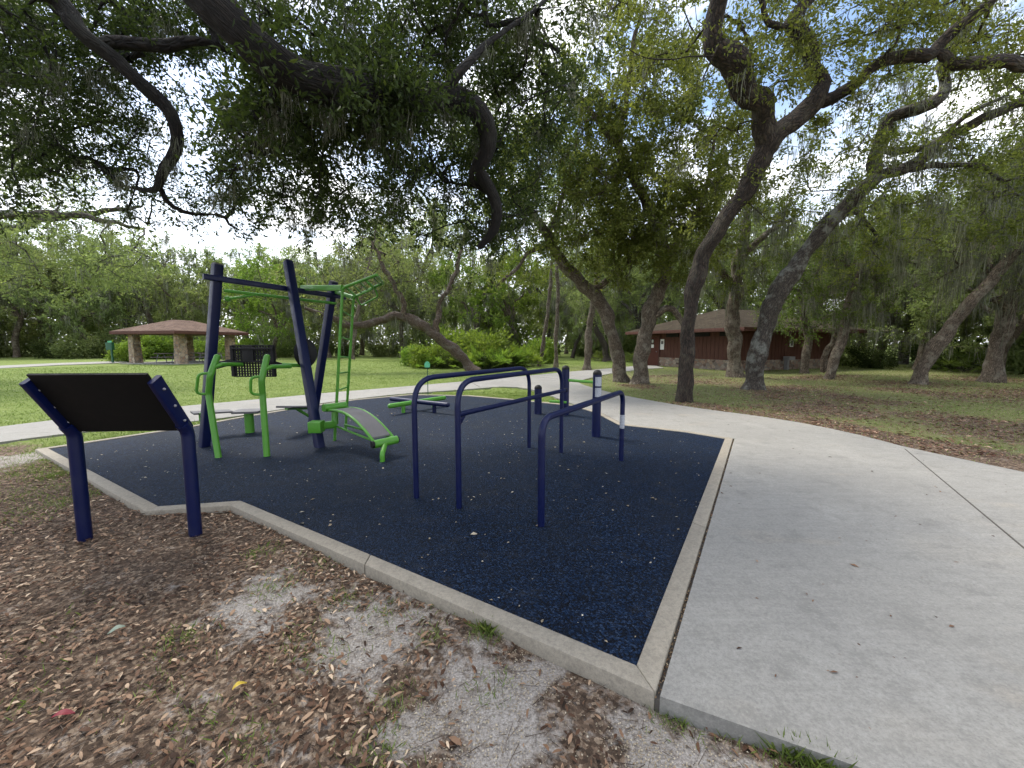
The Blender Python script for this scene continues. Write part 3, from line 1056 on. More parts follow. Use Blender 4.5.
# litter of the far verge
n = 90000
x = rng.uniform(2, 24, n)
y = rng.uniform(5.5, 20, n)
ok = keep_on_ground(x, y) & (rng.random(n) < 0.9 * mulch_f(x, y) ** 1.5)
x, y = x[ok], y[ok]
n = len(x)
az = rng.uniform(0, 2 * PI, n)
ax = np.stack([np.cos(az), np.sin(az), rng.normal(0, 0.2, n)], 1)
l = rng.uniform(0.05, 0.11, n)
props(leaf_mesh('leaf_litter', np.stack([x, y, gz(x, y) + 0.012], 1), ax, l, l * 0.4, M['litter'], None, rng, 2.0), kind='stuff')

# sticks and shreds
sm = Wood()
n = 12000
x = rng.uniform(-5, 2.2, n)
y = 0.6 + 4.6 * rng.random(n) ** 1.4
ok = keep_on_ground(x, y) & (rng.random(n) < 0.25 + 0.75 * mulch_f(x, y) * (1 - 0.7 * sand_f(x, y)))
x, y = x[ok], y[ok]
n = len(x)
az = rng.uniform(0, 2 * PI, n)
L = rng.gamma(2.0, 0.025, n)
zz = gz(x, y) + 0.010
a = np.stack([x, y, zz], 1)
b = a + np.stack([np.cos(az) * L, np.sin(az) * L, rng.normal(0, 0.008, n)], 1)
sm.twigs(a, b, 0.0016, 0.0008)
st = raw_mesh('fallen_twigs', np.vstack(sm.v), np.vstack(sm.q), M['stick'], rnd=np.repeat(rng.random(n), 6))
props(st, kind='stuff')

# pale specks of shell in the bare sand
n = 4000
c_ = np.array(SAND)[rng.integers(0, len(SAND) - 1, n)]
x = c_[:, 0] + rng.normal(size=n) * c_[:, 2] * 0.6
y = c_[:, 1] + rng.normal(size=n) * c_[:, 2] * 0.6
ok = keep_on_ground(x, y)
x, y = x[ok], y[ok]
n = len(x)
ax = rng.normal(size=(n, 3)) * np.array([1, 1, 0.3])
l = rng.uniform(0.004, 0.012, n)
props(leaf_mesh('shell_grit', np.stack([x, y, gz(x, y) + 0.004], 1), ax, l, l * 0.8, M['chips'], None, rng, 1.5), kind='stuff')

# dry bits lying on the rubber and on the concrete
n = 2600
x = rng.uniform(-6, 3, n)
y = rng.uniform(1.7, 9.5, n)
ok = poly_in(KERB_IN, x, y) & (rng.random(n) < 0.55)
x, y = x[ok], y[ok]
n = len(x)
az = rng.uniform(0, 2 * PI, n)
ax = np.stack([np.cos(az), np.sin(az), rng.normal(0, 0.15, n)], 1)
l = rng.gamma(1.6, 0.0075, n) + 0.005
props(leaf_mesh('dry_leaf_bits', np.stack([x, y, np.full(n, 0.002)], 1), ax, l, l * rng.uniform(0.35, 0.8, n), M['chips'], None, rng, 2.0), kind='stuff')
n = 900
x = rng.uniform(0.4, 9, n)
y = rng.uniform(0.9, 10, n)
ok = poly_in(SLAB, x, y) & (rng.random(n) < 0.6)
x, y = x[ok], y[ok]
n = len(x)
az = rng.uniform(0, 2 * PI, n)
ax = np.stack([np.cos(az), np.sin(az), rng.normal(0, 0.1, n)], 1)
l = rng.gamma(2.2, 0.008, n) + 0.008
props(leaf_mesh('leaf_bits', np.stack([x, y, np.full(n, 0.004)], 1), ax, l, l * rng.uniform(0.15, 0.5, n), M['litter'], None, rng, 2.0, rng.random(n) * 0.7), kind='stuff')
# crumbs in the joint between kerb and slab
n = 900
t = rng.random(n)
p = KERB_OUT[3][None] + (KERB_OUT[4] - KERB_OUT[3])[None] * t[:, None] + joint_n[None] * rng.uniform(0.002, 0.022, n)[:, None]
ax = rng.normal(size=(n, 3)) * np.array([1, 1, 0.4])
l = rng.uniform(0.006, 0.022, n)
props(leaf_mesh('crumbs', np.c_[p, rng.uniform(-0.02, -0.004, n)], ax, l, l * 0.5, M['litter'], None, rng, 1.0), kind='stuff')


def blades(name, x, y, h, m=None, spread=0.5, wid=0.1, dry=0):
    n = len(x)
    az = rng.uniform(0, 2 * PI, n)
    ax = np.stack([np.cos(az) * spread, np.sin(az) * spread, np.ones(n)], 1) + rng.normal(size=(n, 3)) * 0.15
    o = leaf_mesh(name, np.stack([x, y, gz(x, y) - 0.004], 1), ax, h, h * wid, m or M['grass'], None, rng, 0.0, np.clip(rng.beta(2, 2.4, n) + dry, 0, 1))
    return props(o, kind='stuff')


# lawns, thinning with distance
n = 380000
r = 6.2 + 34 * rng.random(n) ** 1.6
th = rng.uniform(-1.02, 1.02, n)
x, y = r * np.sin(th), r * np.cos(th)
mf = mulch_f(x, y)
n1_ = 0.5 + 0.5 * np.sin(x * 0.9 + 1.3 * np.sin(y * 0.7)) * np.sin(y * 1.1 + 0.8)
ok = keep_on_ground(x, y) & (rng.random(n) < (1 - 0.95 * mf) * (0.5 + 0.5 * n1_)) & (y > 5.2)
x, y, r = x[ok], y[ok], r[ok]
blades('grass', x, y, rng.uniform(0.02, 0.05, len(x)) * (1 + r * 0.035), None, 0.8, 0.14, 0.3 * sstep(1.0, 5.0, x) * (1 - sstep(22, 34, y)))
# weeds in the litter and along the kerb
tx, ty = [], []
for px, py, s, k in ((272, 590, 0.09, 150), (385, 610, 0.10, 120), (487, 634, 0.045, 260), (675, 712, 0.05, 330), (800, 752, 0.10, 900), (850, 768, 0.09, 600), (440, 605, 0.12, 110), (50, 470, 0.25, 1300), (30, 495, 0.3, 900), (65, 505, 0.12, 260), (15, 520, 0.2, 360), (5, 470, 0.4, 900), (55, 478, 0.10, 600), (85, 497, 0.08, 200), (110, 480, 0.2, 200), (182, 640, 0.07, 140), (375, 756, 0.07, 180), (395, 700, 0.06, 120), (320, 655, 0.1, 100), (300, 640, 0.10, 90), (490, 690, 0.06, 70), (150, 690, 0.10, 70), (40, 640, 0.16, 70), (205, 720, 0.08, 90), (430, 640, 0.05, 90), (265, 555, 0.08, 140), (330, 560, 0.1, 150), (250, 745, 0.07, 90), (345, 598, 0.06, 90), (20, 700, 0.12, 80), (715, 728, 0.05, 60)):
    c = G(px, py, -0.07)
    tx.append(c[0] + rng.normal(size=k) * s)
    ty.append(c[1] + rng.normal(size=k) * s)
tx, ty = np.concatenate(tx), np.concatenate(ty)
ok = keep_on_ground(tx, ty)
tx, ty = tx[ok], ty[ok]
blades('weeds', tx, ty, rng.uniform(0.02, 0.065, len(tx)), None, 0.75, 0.09)
tx, ty = [], []
for px, py, s, k in ((785, 751, 0.035, 260), (806, 759, 0.04, 420), (832, 769, 0.045, 420), (676, 711, 0.02, 110), (488, 632, 0.03, 150), (120, 478, 0.12, 300)):
    c = G(px, py, -0.07)
    tx.append(c[0] + rng.normal(size=k) * s)
    ty.append(c[1] + rng.normal(size=k) * s * 0.6)
tx, ty = np.concatenate(tx), np.concatenate(ty)
ok = keep_on_ground(tx, ty)
tx, ty = tx[ok], ty[ok]
blades('weeds', tx, ty, rng.uniform(0.04, 0.12, len(tx)), M['leaf'], 0.8, 0.085)
# rough grass of the strip between the path and the rubber and the worn corner
n = 40000
x = rng.uniform(-7.5, 1.0, n)
y = rng.uniform(5.2, 13, n)
strip = gp([(0, 443), (57, 436), (183, 424), (300, 407.5), (352, 400), (400, 394.6), (463, 390), (503, 387), (528, 389), (548, 395), (517, 399), (470, 395), (411, 394), (355, 399), (232, 418), (186, 426), (35, 449), (0, 452)])
ok = keep_on_ground(x, y) & poly_in(strip, x, y)
blades('grass', x[ok], y[ok], rng.uniform(0.03, 0.07, ok.sum()), None, 0.7, 0.12)
# ------------------------------------------------------------------ information panel (seen from behind)
bl = np.array([*G(85, 540, -0.07)[:2], -0.07])
br = np.array([*G(195.5, 537, -0.07)[:2], -0.07])
sg = thing('information_panel', 'information board on two bent navy posts, seen from behind, standing in leaf litter', 'sign', (bl + br) / 2)
acr = unit((br - bl) * [1, 1, 0])
fwd = np.array([acr[1], -acr[0], 0])          # towards the camera
if fwd[1] > 0:
    fwd = -fwd
for base, side in ((bl, -1), (br, 1)):
    knee = base + np.array([0, 0, 0.93]) - fwd * 0.015
    top = knee + fwd * 0.035 + np.array([0, 0, 0.075])
    m = MB().tube(bent([base - [0, 0, 0.25], knee, top + fwd * 0.02 + np.array([0, 0, 0.0])], 0.2), 0.048, 18)
    post = m.build('post', M['blue'], sg)
    # flat side channel that carries the board
    a0 = knee + fwd * -0.0 + np.array([0, 0, 0.015])
    a1 = knee + fwd * 0.28 + np.array([0, 0, 0.47])
    perp = unit(np.cross(acr, a1 - a0))
    ch = MB().sweep([a0, a1], rrect(0.042, 0.11, 0.01), perp)
    ch.build('side_channel', M['blue'], sg)
    for t in (0.2, 0.5, 0.82):
        for sd_ in (-1, 1):
            MB().ball(a0 + (a1 - a0) * t + acr * sd_ * 0.027, 0.011, 6).build('bolt', M['bolt'], sg)
kl = bl + np.array([0, 0, 0.93]) - fwd * 0.015
kr = br + np.array([0, 0, 0.93]) - fwd * 0.015
sl = unit(fwd * 0.28 + np.array([0, 0, 0.455]))
pn = unit(np.cross(acr, sl))
c0 = (kl + kr) / 2 + sl * 0.295 + np.array([0, 0, 0.02])
w_ = np.linalg.norm(kr - kl) - 0.054
MB().sweep([c0 - sl * 0.30, c0 + sl * 0.285], rrect(w_, 0.022, 0.004), pn).build('board', M['panelback'], sg)

# ------------------------------------------------------------------ fitness rig
p1b, p1t = G(204.5, 446), P(217.5, 264.5, 6.02)
p2b, p2t = G(319.5, 446.5), P(288, 262, 6.75)
p3b, p3t = G(312, 425), P(333.5, 282, 7.35)
rig = thing('fitness_rig', 'tall navy and green outdoor fitness rig with three slanted posts, ladder and curved sit-up bench', 'fitness equipment', (p1b + p2b + p3b) / 3)
for b0, t0, up in ((p1b, p1t, p3b - p1b), (p2b, p2t, p3b - p1b), (p3b, p3t, p3b - p1b)):
    d = unit(t0 - b0)
    po = MB().sweep([b0 - d * 0.25, t0], rrect(0.122, 0.122, 0.014), up * [1, 1, 0]).build('post', M['blue'], rig)
    MB().sweep([t0 + d * 0.001, t0 + d * 0.02], rrect(0.11, 0.11, 0.02), up * [1, 1, 0]).build('cap', M['deckgrey'], po)
q1, q3 = P(203, 276.5, 5.85), P(345, 297.5, 7.5)
MB().bar(q1, q3, 0.085, 0.085).build('crossbeam', M['blue'], rig)
g1, g3 = P(224, 290.5, 6.05), P(336, 303.5, 7.35)
hb = MB().tube([g1, g3], 0.024)
pb = hb.build('pull_up_bar', M['green'], rig)
dd = unit(g3 - g1)
pp = g1 + dd * 0.42
MB().tube(bent([pp, pp + np.array([-0.10, -0.12, -0.05]), pp + np.array([-0.28, -0.25, -0.10])], 0.08), 0.02).ball(pp + np.array([-0.28, -0.25, -0.10]), 0.045, 8).build('grip_knob', M['green'], pb)
# ladder
l1b, l1t = G(333.5, 440), P(342.5, 288, 6.35)
l2b, l2t = G(344.5, 429), P(353.5, 297.5, 6.98)
e1, e2 = P(376.5, 275, 6.05), P(383, 283, 6.62)
for a, b, c in ((l1b, l1t, e1), (l2b, l2t, e2)):
    MB().tube(bent([a - [0, 0, 0.2], b, c], 0.09), 0.023, 12).build('ladder_rail', M['green'], rig)
for f in (0.22, 0.335, 0.45, 0.56, 0.69, 0.86):
    MB().tube([l1b + (l1t - l1b) * f, l2b + (l2t - l2b) * f], 0.014, 10).build('rung', M['green'], rig)
for f in (0.1, 0.3, 0.5, 0.7, 0.9, 1.0):
    MB().tube([l1t + (e1 - l1t) * f, l2t + (e2 - l2t) * f], 0.014 if f < 1 else 0.023, 10).build('rung', M['green'], rig)
a = l2t + (e2 - l2t) * 0.1
b = l2t + (e2 - l2t) * 0.72
dn = np.array([0.02, 0.12, -0.16])
MB().tube(bent([a, a + dn, b + dn * 0.9, b], 0.07), 0.014, 10).build('grip_loop', M['green'], rig)
a = l1t + (e1 - l1t) * 0.08
b = l1t + (e1 - l1t) * 0.66
dn = np.array([0.1, 0.16, -0.13])
MB().tube(bent([a, a + dn, b + dn * 0.9, b], 0.07), 0.014, 10).build('grip_loop', M['green'], rig)
MB().bar(P(302, 288, 7.0), l1t + np.array([0, 0, 0.0]), 0.06, 0.09).build('ladder_bracket', M['green'], rig)
MB().bar(P(336, 292, 7.35), l2t, 0.05, 0.07).build('ladder_bracket', M['green'], rig)
# leg raise station: perforated back panel and two grip poles
pcx = P(254, 361, 5.95)
pu = unit(P(275, 361, 5.95) - P(233, 361, 5.95))
pw, ph = 0.64, 0.47
bp = MB()
zc = pcx[2]
nxh, nzh = 15, 12
for ix in range(nxh + 1):
    xx = -pw / 2 + pw * ix / nxh
    wide = 0.016
    bp.bar(pcx + pu * xx + np.array([0, 0, -ph / 2]), pcx + pu * xx + np.array([0, 0, ph / 2]), 0.024, wide, np.cross(pu, (0, 0, 1)), 0.003)
for iz in range(nzh + 1):
    zz = -ph / 2 + ph * iz / nzh
    bp.bar(pcx - pu * pw / 2 + np.array([0, 0, zz]), pcx + pu * pw / 2 + np.array([0, 0, zz]), 0.0225, 0.016, (0, 0, 1), 0.003)
nrm = np.cross(pu, (0, 0, 1))
back = bp.build('back_panel', M['black'], rig)
fr = MB()
for xx in (-0.075, ):
    fr.bar(pcx + pu * xx + nrm * 0.01 + np.array([0, 0, -0.02]), pcx + pu * xx + nrm * 0.01 + np.array([0, 0, ph / 2]), 0.17, 0.03, nrm, 0.004)
for xx in (-pw / 2, pw / 2 - 0.03):
    fr.bar(pcx + pu * xx + np.array([0, 0, -ph / 2]), pcx + pu * xx + np.array([0, 0, ph / 2]), 0.05, 0.05, nrm, 0.01)
fr.bar(pcx + pu * 0 + nrm * 0.012 + np.array([0, 0, ph * 0.40]) - pu * pw / 2, pcx + nrm * 0.012 + np.array([0, 0, ph * 0.40]) + pu * pw / 2, 0.07, 0.03, (0, 0, 1), 0.004)
fr.bar(pcx + nrm * 0.012 + np.array([0, 0, -0.01]) - pu * pw / 2, pcx + nrm * 0.012 + np.array([0, 0, -0.01]) + pu * pw / 2, 0.05, 0.03, (0, 0, 1), 0.004)
fr.build('panel_frame', M['black'], back)
MB().bar(P(210, 367.5, 6.0), pcx - pu * 0.30 + nrm * -0.03, 0.07, 0.09).build('panel_arm', M['black'], rig)
MB().bar(pcx + pu * 0.2 - nrm * 0.03, P(281, 364.5, 6.1), 0.06, 0.05).build('panel_arm', M['black'], rig)
MB().tube([P(277, 364.5, 6.08), P(303, 365.5, 6.45)], 0.03).build('cross_tube', M['green'], rig)
for (bx, by), pts, lp in (((219.5, 457.5), [(208.5, 394, 5.55), (210, 376, 5.5), (217, 357, 5.6)], (-0.10)), ((267, 456), [(262.5, 394, 5.55), (261.5, 380, 5.5), (267, 357, 5.6)], -0.10)):
    b0 = G(bx, by)
    pts = [P(*q) for q in pts]
    pth = bent([b0 - [0, 0, 0.2]] + pts, 0.12)
    gpole = MB().tube(pth, 0.042, 14).ball(pth[-1], 0.042, 8).build('grip_pole', M['green'], rig)
    a = pts[0] + (pts[1] - pts[0]) * 0.1
    c = pts[1] + (pts[2] - pts[1]) * 0.15
    off = np.array([lp, -0.10, 0.0])
    MB().tube(bent([a + (0, 0, -.03), a + off + (0, 0, -.01), c + off, c], 0.07), 0.019, 10).build('hand_loop', M['green'], gpole)
    a2 = pts[1] + (pts[2] - pts[1]) * 0.45
    MB().tube(bent([a2, a2 + np.array([0.08, 0.06, 0.04]), a2 + np.array([0.14, 0.42, 0.02])], 0.05), 0.03, 12).build('forearm_rest', M['green'], gpole)
# round black pad on the middle post
c = P(305.5, 353, 6.42)
pad = MB()
ringp = [(0.17 * math.cos(t) * (1 if abs(math.cos(t)) < 2 else 1), 0.235 * math.sin(t)) for t in np.linspace(0, 2 * PI, 25)[:-1]]
pn_ = unit(np.array([0.3, -0.9, 0.05]))
pad.sweep([c - pn_ * 0.03, c - pn_ * 0.01, c + pn_ * 0.02, c + pn_ * 0.03], ringp, (0, 0, 1), scale=[0.93, 1, 1, 0.9])
pad.build('round_pad', M['black'], rig)
MB().bar(c + pn_ * -0.02, c + np.array([-0.02, 0.1, 0]), 0.1, 0.1).build('pad_mount', M['black'], rig)
# step plate braced to the far post
s0, s1 = P(284, 407.0, 6.65), P(311, 406.5, 7.4)
st_ = MB().bar(s0, s1, 0.30, 0.035)
sp = st_.build('step_plate', M['deckgrey'], rig)
MB().bar(s0 + np.array([0.02, 0.03, -0.035]), s1 + np.array([0, 0, -0.035]), 0.06, 0.04).bar(s0 + (s1 - s0) * 0.45 + np.array([0, 0, -0.04]), s1 + np.array([0.0, 0, -0.22]), 0.045, 0.045).build('brace', M['green'], sp)
# step plate of the first post
s0, s1 = P(192, 413.0, 6.5), P(231, 411.0, 6.9)
sp = MB().bar(s0, s1, 0.32, 0.03).build('step_plate', M['deckgrey'], rig)
a = s0 + (s1 - s0) * 0.2
MB().bar(a + np.array([0, 0, -0.03]), p1b + (p1t - p1b) * 0.2, 0.05, 0.05).bar(a + np.array([0, 0, -0.02]), a + np.array([0.04, -0.05, -0.14]), 0.05, 0.03).build('brace', M['green'], sp)

# curved sit-up bench bolted to the middle post
foot = G(382.5, 461)
ra, rb = P(323.5, 408, 6.05), P(345.5, 405.5, 6.35)
fa, fb = P(374, 444.5, 5.32), P(397, 439.5, 5.55)
hub = P(335, 424.5, 6.15)
arm0 = P(319, 425.5, 5.98)
bn = MB().bar(arm0 - unit(hub - arm0) * 0.11, hub, 0.11, 0.11, rad=0.02).tube([hub, (ra + rb) / 2 + (0, 0, -0.02)], 0.05, 14)
bench = bn.build('sit_up_bench', M['green'], rig)
MB().bar(arm0 - np.array([0.09, 0.09, 0]), arm0 + np.array([0.09, -0.07, 0]), 0.19, 0.17).build('clamp', M['green'], bench)
MB().tube([ra, rb], 0.062, 18).build('roller', M['green'], bench)
rl = MB().tube([fa, fb], 0.058, 18)
rl.build('foot_bar', M['green'], bench)
u_ = unit(fb - fa)
MB().tube([fa - u_ * 0.035, fa - u_ * 0.001], 0.05, 16).build('end_cap', M['black'], bench)
MB().tube([fb + u_ * 0.001, fb + u_ * 0.02], 0.045, 16).build('end_cap', M['black'], bench)
MB().tube(bent([foot - [0, 0, 0.15], foot + (0, 0, 0.10), (fa + fb) / 2], 0.06), 0.035, 12).build('leg', M['green'], bench)
rails = []
for a, b in ((ra + (rb - ra) * 0.15 + np.array([0, 0, -0.05]), fa + (fb - fa) * 0.06), (rb + (ra - rb) * 0.05 + np.array([0, 0, -0.05]), fb - (fb - fa) * 0.08)):
    t = np.linspace(0, 1, 15)[:, None]
    pth = a * (1 - t) + b * t + np.array([0, 0, 1]) * (0.16 * np.sin(PI * np.clip(t, 0, 1)) ** 0.9)
    pth[-1] = b
    rails.append(pth)
    MB().tube(pth, 0.021, 12).build('rail', M['green'], bench)
for a, b in ((hub + np.array([0.03, -0.03, -0.02]), fa + (fb - fa) * 0.1 + (0, 0, .03)), (hub + np.array([0.12, 0.08, -0.02]), fb - (fb - fa) * 0.12 + (0, 0, .03))):
    MB().tube([a, b], 0.017, 10).build('lower_rail', M['green'], bench)
dv, df = [], []
for i in range(2, 14):
    A_, B_ = rails[0][i], rails[1][i]
    e = (B_ - A_) * 0.03
    dv += [A_ + e + (0, 0, 0.012), B_ - e + (0, 0, 0.012), B_ - e + (0, 0, -0.008), A_ + e + (0, 0, -0.008)]
for i in range(11):
    b = i * 4
    for k in range(4):
        df.append((b + k, b + (k + 1) % 4, b + 4 + (k + 1) % 4, b + 4 + k))
df += [(0, 3, 2, 1), (44, 45, 46, 47)]
MB().add(dv, df).build('deck', M['deckgrey'], bench)

# round step stool
sb = G(250, 432)
stl = thing('step_stool', 'low grey step plate on a short green pedestal between the grip poles of the rig', 'step', sb)
MB().tube([sb - [0, 0, .1], sb + np.array([0, 0, 0.365])], 0.075, 16).build('pedestal', M['green'], stl)
MB().box(sb + np.array([0, 0, 0.385]), (0.44, 0.36, 0.035), 0.2, 0.05).build('step_plate', M['deckgrey'], stl)

# crossed low beams
ct = G(416.7, 401.8, 0.2)
cb = thing('crossed_beams', 'low green and navy beams crossing in an X close above the blue rubber', 'fitness equipment', (ct[0], ct[1], 0))
for nm, e0, e1_, mm, dz, f in (('beam', G(390, 406, 0.2), G(444, 397.8, 0.2), 'green', 0.0, 0.22), ('beam', G(391.5, 399.3, 0.2), G(447.5, 405.4, 0.2), 'blue', 0.012, 0.78)):
    e0, e1_ = e0 + [0, 0, dz], e1_ + [0, 0, dz]
    d_ = unit(e1_ - e0)
    be = MB().tube([e0, e1_], 0.055, 14).ball(e0, 0.055, 8).ball(e1_, 0.055, 8).build(nm, M[mm], cb)
    for ff in (f, 1 - f):
        q = e0 + (e1_ - e0) * ff
        MB().tube([q * [1, 1, 0] - [0, 0, .1], q], 0.045, 12).build('leg', M[mm], cb)

# stretching posts at the far edge
def post(px, yb, yt, r, label, st=None):
    b0 = G(px, yb)
    zt = P(px, yt, b0[1])[2]
    o = thing('bollard_post', label, 'post', b0)
    MB().tube([b0 - [0, 0, .2], b0 + [0, 0, zt - r * 0.9]], r, 20).build('post', M['blue'], o)
    MB().ball(b0 + [0, 0, zt - r * 0.9], r * 1.02, 10, (1, 1, 0.95)).build('domed_cap', M['black'], o)
    if st:
        z0, z1 = [P(px, y_, b0[1] - r)[2] for y_ in st]
        for za, zb in ((z0, z0 + (z1 - z0) * 0.46), (z0 + (z1 - z0) * 0.54, z1)):
            vs, fs = [], []
            for i in range(9):
                a_ = R(-128 + 95 * i / 8)
                for z in (za, zb):
                    vs.append(b0 + [r * 1.02 * math.cos(a_), r * 1.02 * math.sin(a_), z])
            for i in range(8):
                fs.append((2 * i, 2 * i + 2, 2 * i + 3, 2 * i + 1))
            MB().add(vs, fs).build('instruction_sticker', M['sticker'], o)
    return o, b0


post(596, 436, 370, 0.075, 'tall navy post with two pale instruction stickers below its domed cap', (397, 377))
o2, b2 = post(565, 414.5, 365.5, 0.085, 'tall navy post with a green leg bar, behind the parallel bars')
za = P(565, 380, b2[1])[2]
MB().tube([b2 + [0.05, -0.05, za], b2 + [0.62, 0.12, za - 0.06]], 0.032, 12).ball(b2 + [0.62, 0.12, za - 0.06], 0.032, 6).build('leg_bar', M['green'], o2)
zb = P(556, 401, b2[1])[2]
MB().bar(b2 + [-0.36, -0.05, zb], b2 + [0.02, -0.05, zb - 0.02], 0.09, 0.05).build('pedal', M['green'], o2)
post(538, 413.5, 385, 0.085, 'short navy post without stickers, behind the parallel bars')

# ------------------------------------------------------------------ parallel bars and the low rail
def hoop(name, label, cat, fb_, bb_, zf, zb_, r, rad, group=None):
    o = thing(name, label, cat, fb_, group)
    pth = bent([fb_ - [0, 0, .2], fb_ + [0, 0, zf], bb_ + [0, 0, zb_], bb_ - [0, 0, .2]], rad, 10)
    MB().tube(pth, r, 18).build('bent_tube', M['blue'], o)
    return o


f1, b1 = G(416.5, 497), G(529, 447)
z1 = P(416, 379, f1[1])[2]
hoop('parallel_bar', 'tall navy bent-tube bar without a lower rail, beside the sit-up bench', 'exercise bar', f1, b1, z1, z1, 0.029, 0.30)
f2, b2_ = G(459, 507), G(561, 452)
o3 = hoop('parallel_bar', 'tall navy bent-tube bar with a second rail below its top', 'exercise bar', f2, b2_, z1, z1, 0.029, 0.26)
zr = P(459, 414.5, f2[1])[2]
du = unit(b2_ - f2)
ex = b2_ + du * 0.12
rl_ = MB().tube([f2 + [0, 0, zr] + du * 0.01, ex + [0, 0, zr - 0.01]], 0.027, 16).build('lower_rail', M['blue'], o3)
MB().ball(ex + [0, 0, zr - 0.01], 0.034, 8).build('end_cap', M['black'], rl_)
MB().bar(f2 + [0, 0, zr - 0.10] + du * 0.02, f2 + [0, 0, zr - 0.015] + du * 0.10, 0.012, 0.05).build('gusset', M['blue'], o3)
f3, b3 = G(541, 525), G(621, 460)
z3 = P(541, 419, f3[1])[2]
o4 = hoop('low_rail', 'low navy bent-tube rail with a white sticker on its far leg', 'exercise bar', f3, b3, z3, z3, 0.032, 0.17)
vs, fs = [], []
zs0, zs1 = P(621, 428, b3[1])[2], P(621, 414.5, b3[1])[2]
for i in range(13):
    a_ = R(-170 + 160 * i / 12)
    for z in (zs0, zs1):
        vs.append(b3 + [0.0335 * math.cos(a_), 0.0335 * math.sin(a_), z])
for i in range(12):
    fs.append((2 * i, 2 * i + 2, 2 * i + 3, 2 * i + 1))
MB().add(vs, fs).build('instruction_sticker', M['sticker'], o4)

# small pale green marker on a thin pole
b0 = G(428, 396, -0.03)
mk = thing('marker_sign', 'small pale green tag on a thin pole at the edge of the rubber', 'sign', b0)
zt = P(428, 360, b0[1])[2]
MB().tube([b0 - [0, 0, .1], b0 + [0, 0, zt - 0.02]], 0.012, 8).build('pole', M['dkgreen'], mk)
hh = 0.2
tag_ = [(-0.075, 0), (0.075, 0), (0.085, 0.10), (0.05, 0.17), (0, 0.19), (-0.05, 0.17), (-0.085, 0.10)]
MB().add([b0 + [a_, y_, zt - hh + z_] for y_ in (-0.016, -0.03) for a_, z_ in tag_], [tuple(range(7)), tuple(range(7, 14))[::-1]] + [(i, i + 7, (i + 1) % 7 + 7, (i + 1) % 7) for i in range(7)]).build('plate', M['mint'], mk)

# pet waste station on the far lawn path
b0 = G(113, 363, -0.03)
ws = thing('waste_station', 'dark green dispenser box on a post beside the far lawn path', 'bag dispenser', b0)
MB().bar(b0 - [0, 0, .2], b0 + [0, 0, 1.3], 0.12, 0.12).build('post', M['dkgreen'], ws)
MB().box(b0 + [-0.02, -0.08, 1.42], (0.5, 0.28, 0.62), 0.1, 0.04).build('box', M['dkgreen'], ws)
MB().box(b0 + [-0.02, -0.08, 1.80], (0.3, 0.03, 0.13), 0.1).build('header_sign', M['mint'], ws)

# ------------------------------------------------------------------ wall and roof materials
def siding_mat(name, c):
    m, nt, b = mat(name)
    v = geo_pos(nt, (1, 1, 0.12))
    n_ = noise(nt, v, 16, 5, 0.65)
    n2 = noise(nt, geo_pos(nt), 1.5, 4)
    cc = ramp(nt, n_, [(0.3, tuple(x * 0.72 for x in c)), (0.7, tuple(x * 1.15 for x in c))])
    cc = mixc(nt, ramp(nt, n2, [(0.5, (0, 0, 0)), (0.8, (0.4, 0.4, 0.4))]), cc, tuple(x * 0.6 for x in c))
    nt.links.new(cc, b.inputs['Base Color'])
    b.inputs['Roughness'].default_value = 0.75
    b.inputs['Specular IOR Level'].default_value = 0.2
    bump(nt, b, n_, 0.3, 0.01)
    return m


def stone_mat(name, pal, scale=4.2):
    m, nt, b = mat(name)
    v0 = geo_pos(nt, (1, 1, 1.25))
    nz = noise(nt, v0, 3, 2, out=1)
    wp = N(nt, 'ShaderNodeVectorMath', operation='MULTIPLY_ADD')
    nt.links.new(nz, wp.inputs[0])
    wp.inputs[1].default_value = (0.12, 0.12, 0.12)
    nt.links.new(v0, wp.inputs[2])
    v = wp.outputs[0]
    sep = N(nt, 'ShaderNodeSeparateColor')
    nt.links.new(voro(nt, v, scale, 'F1', 'Color'), sep.inputs[0])
    edge = voro(nt, v, scale, 'DISTANCE_TO_EDGE')
    c = ramp(nt, sep.outputs[0], [(i / (len(pal) - 1), p) for i, p in enumerate(pal)])
    n_ = noise(nt, v, 25, 5, 0.7)
    c = mixc(nt, ramp(nt, n_, [(0.4, (0.4, 0.4, 0.4)), (0.65, (0, 0, 0))]), c, (0.08, 0.06, 0.05))
    c = mixc(nt, ramp(nt, edge, [(0.02, (1, 1, 1)), (0.06, (0, 0, 0))]), c, (0.2, 0.18, 0.16))
    nt.links.new(c, b.inputs['Base Color'])
    b.inputs['Roughness'].default_value = 0.9
    bump(nt, b, ramp(nt, edge, [(0.0, (0, 0, 0)), (0.1, (1, 1, 1))]), 0.9, 0.05)
    return m


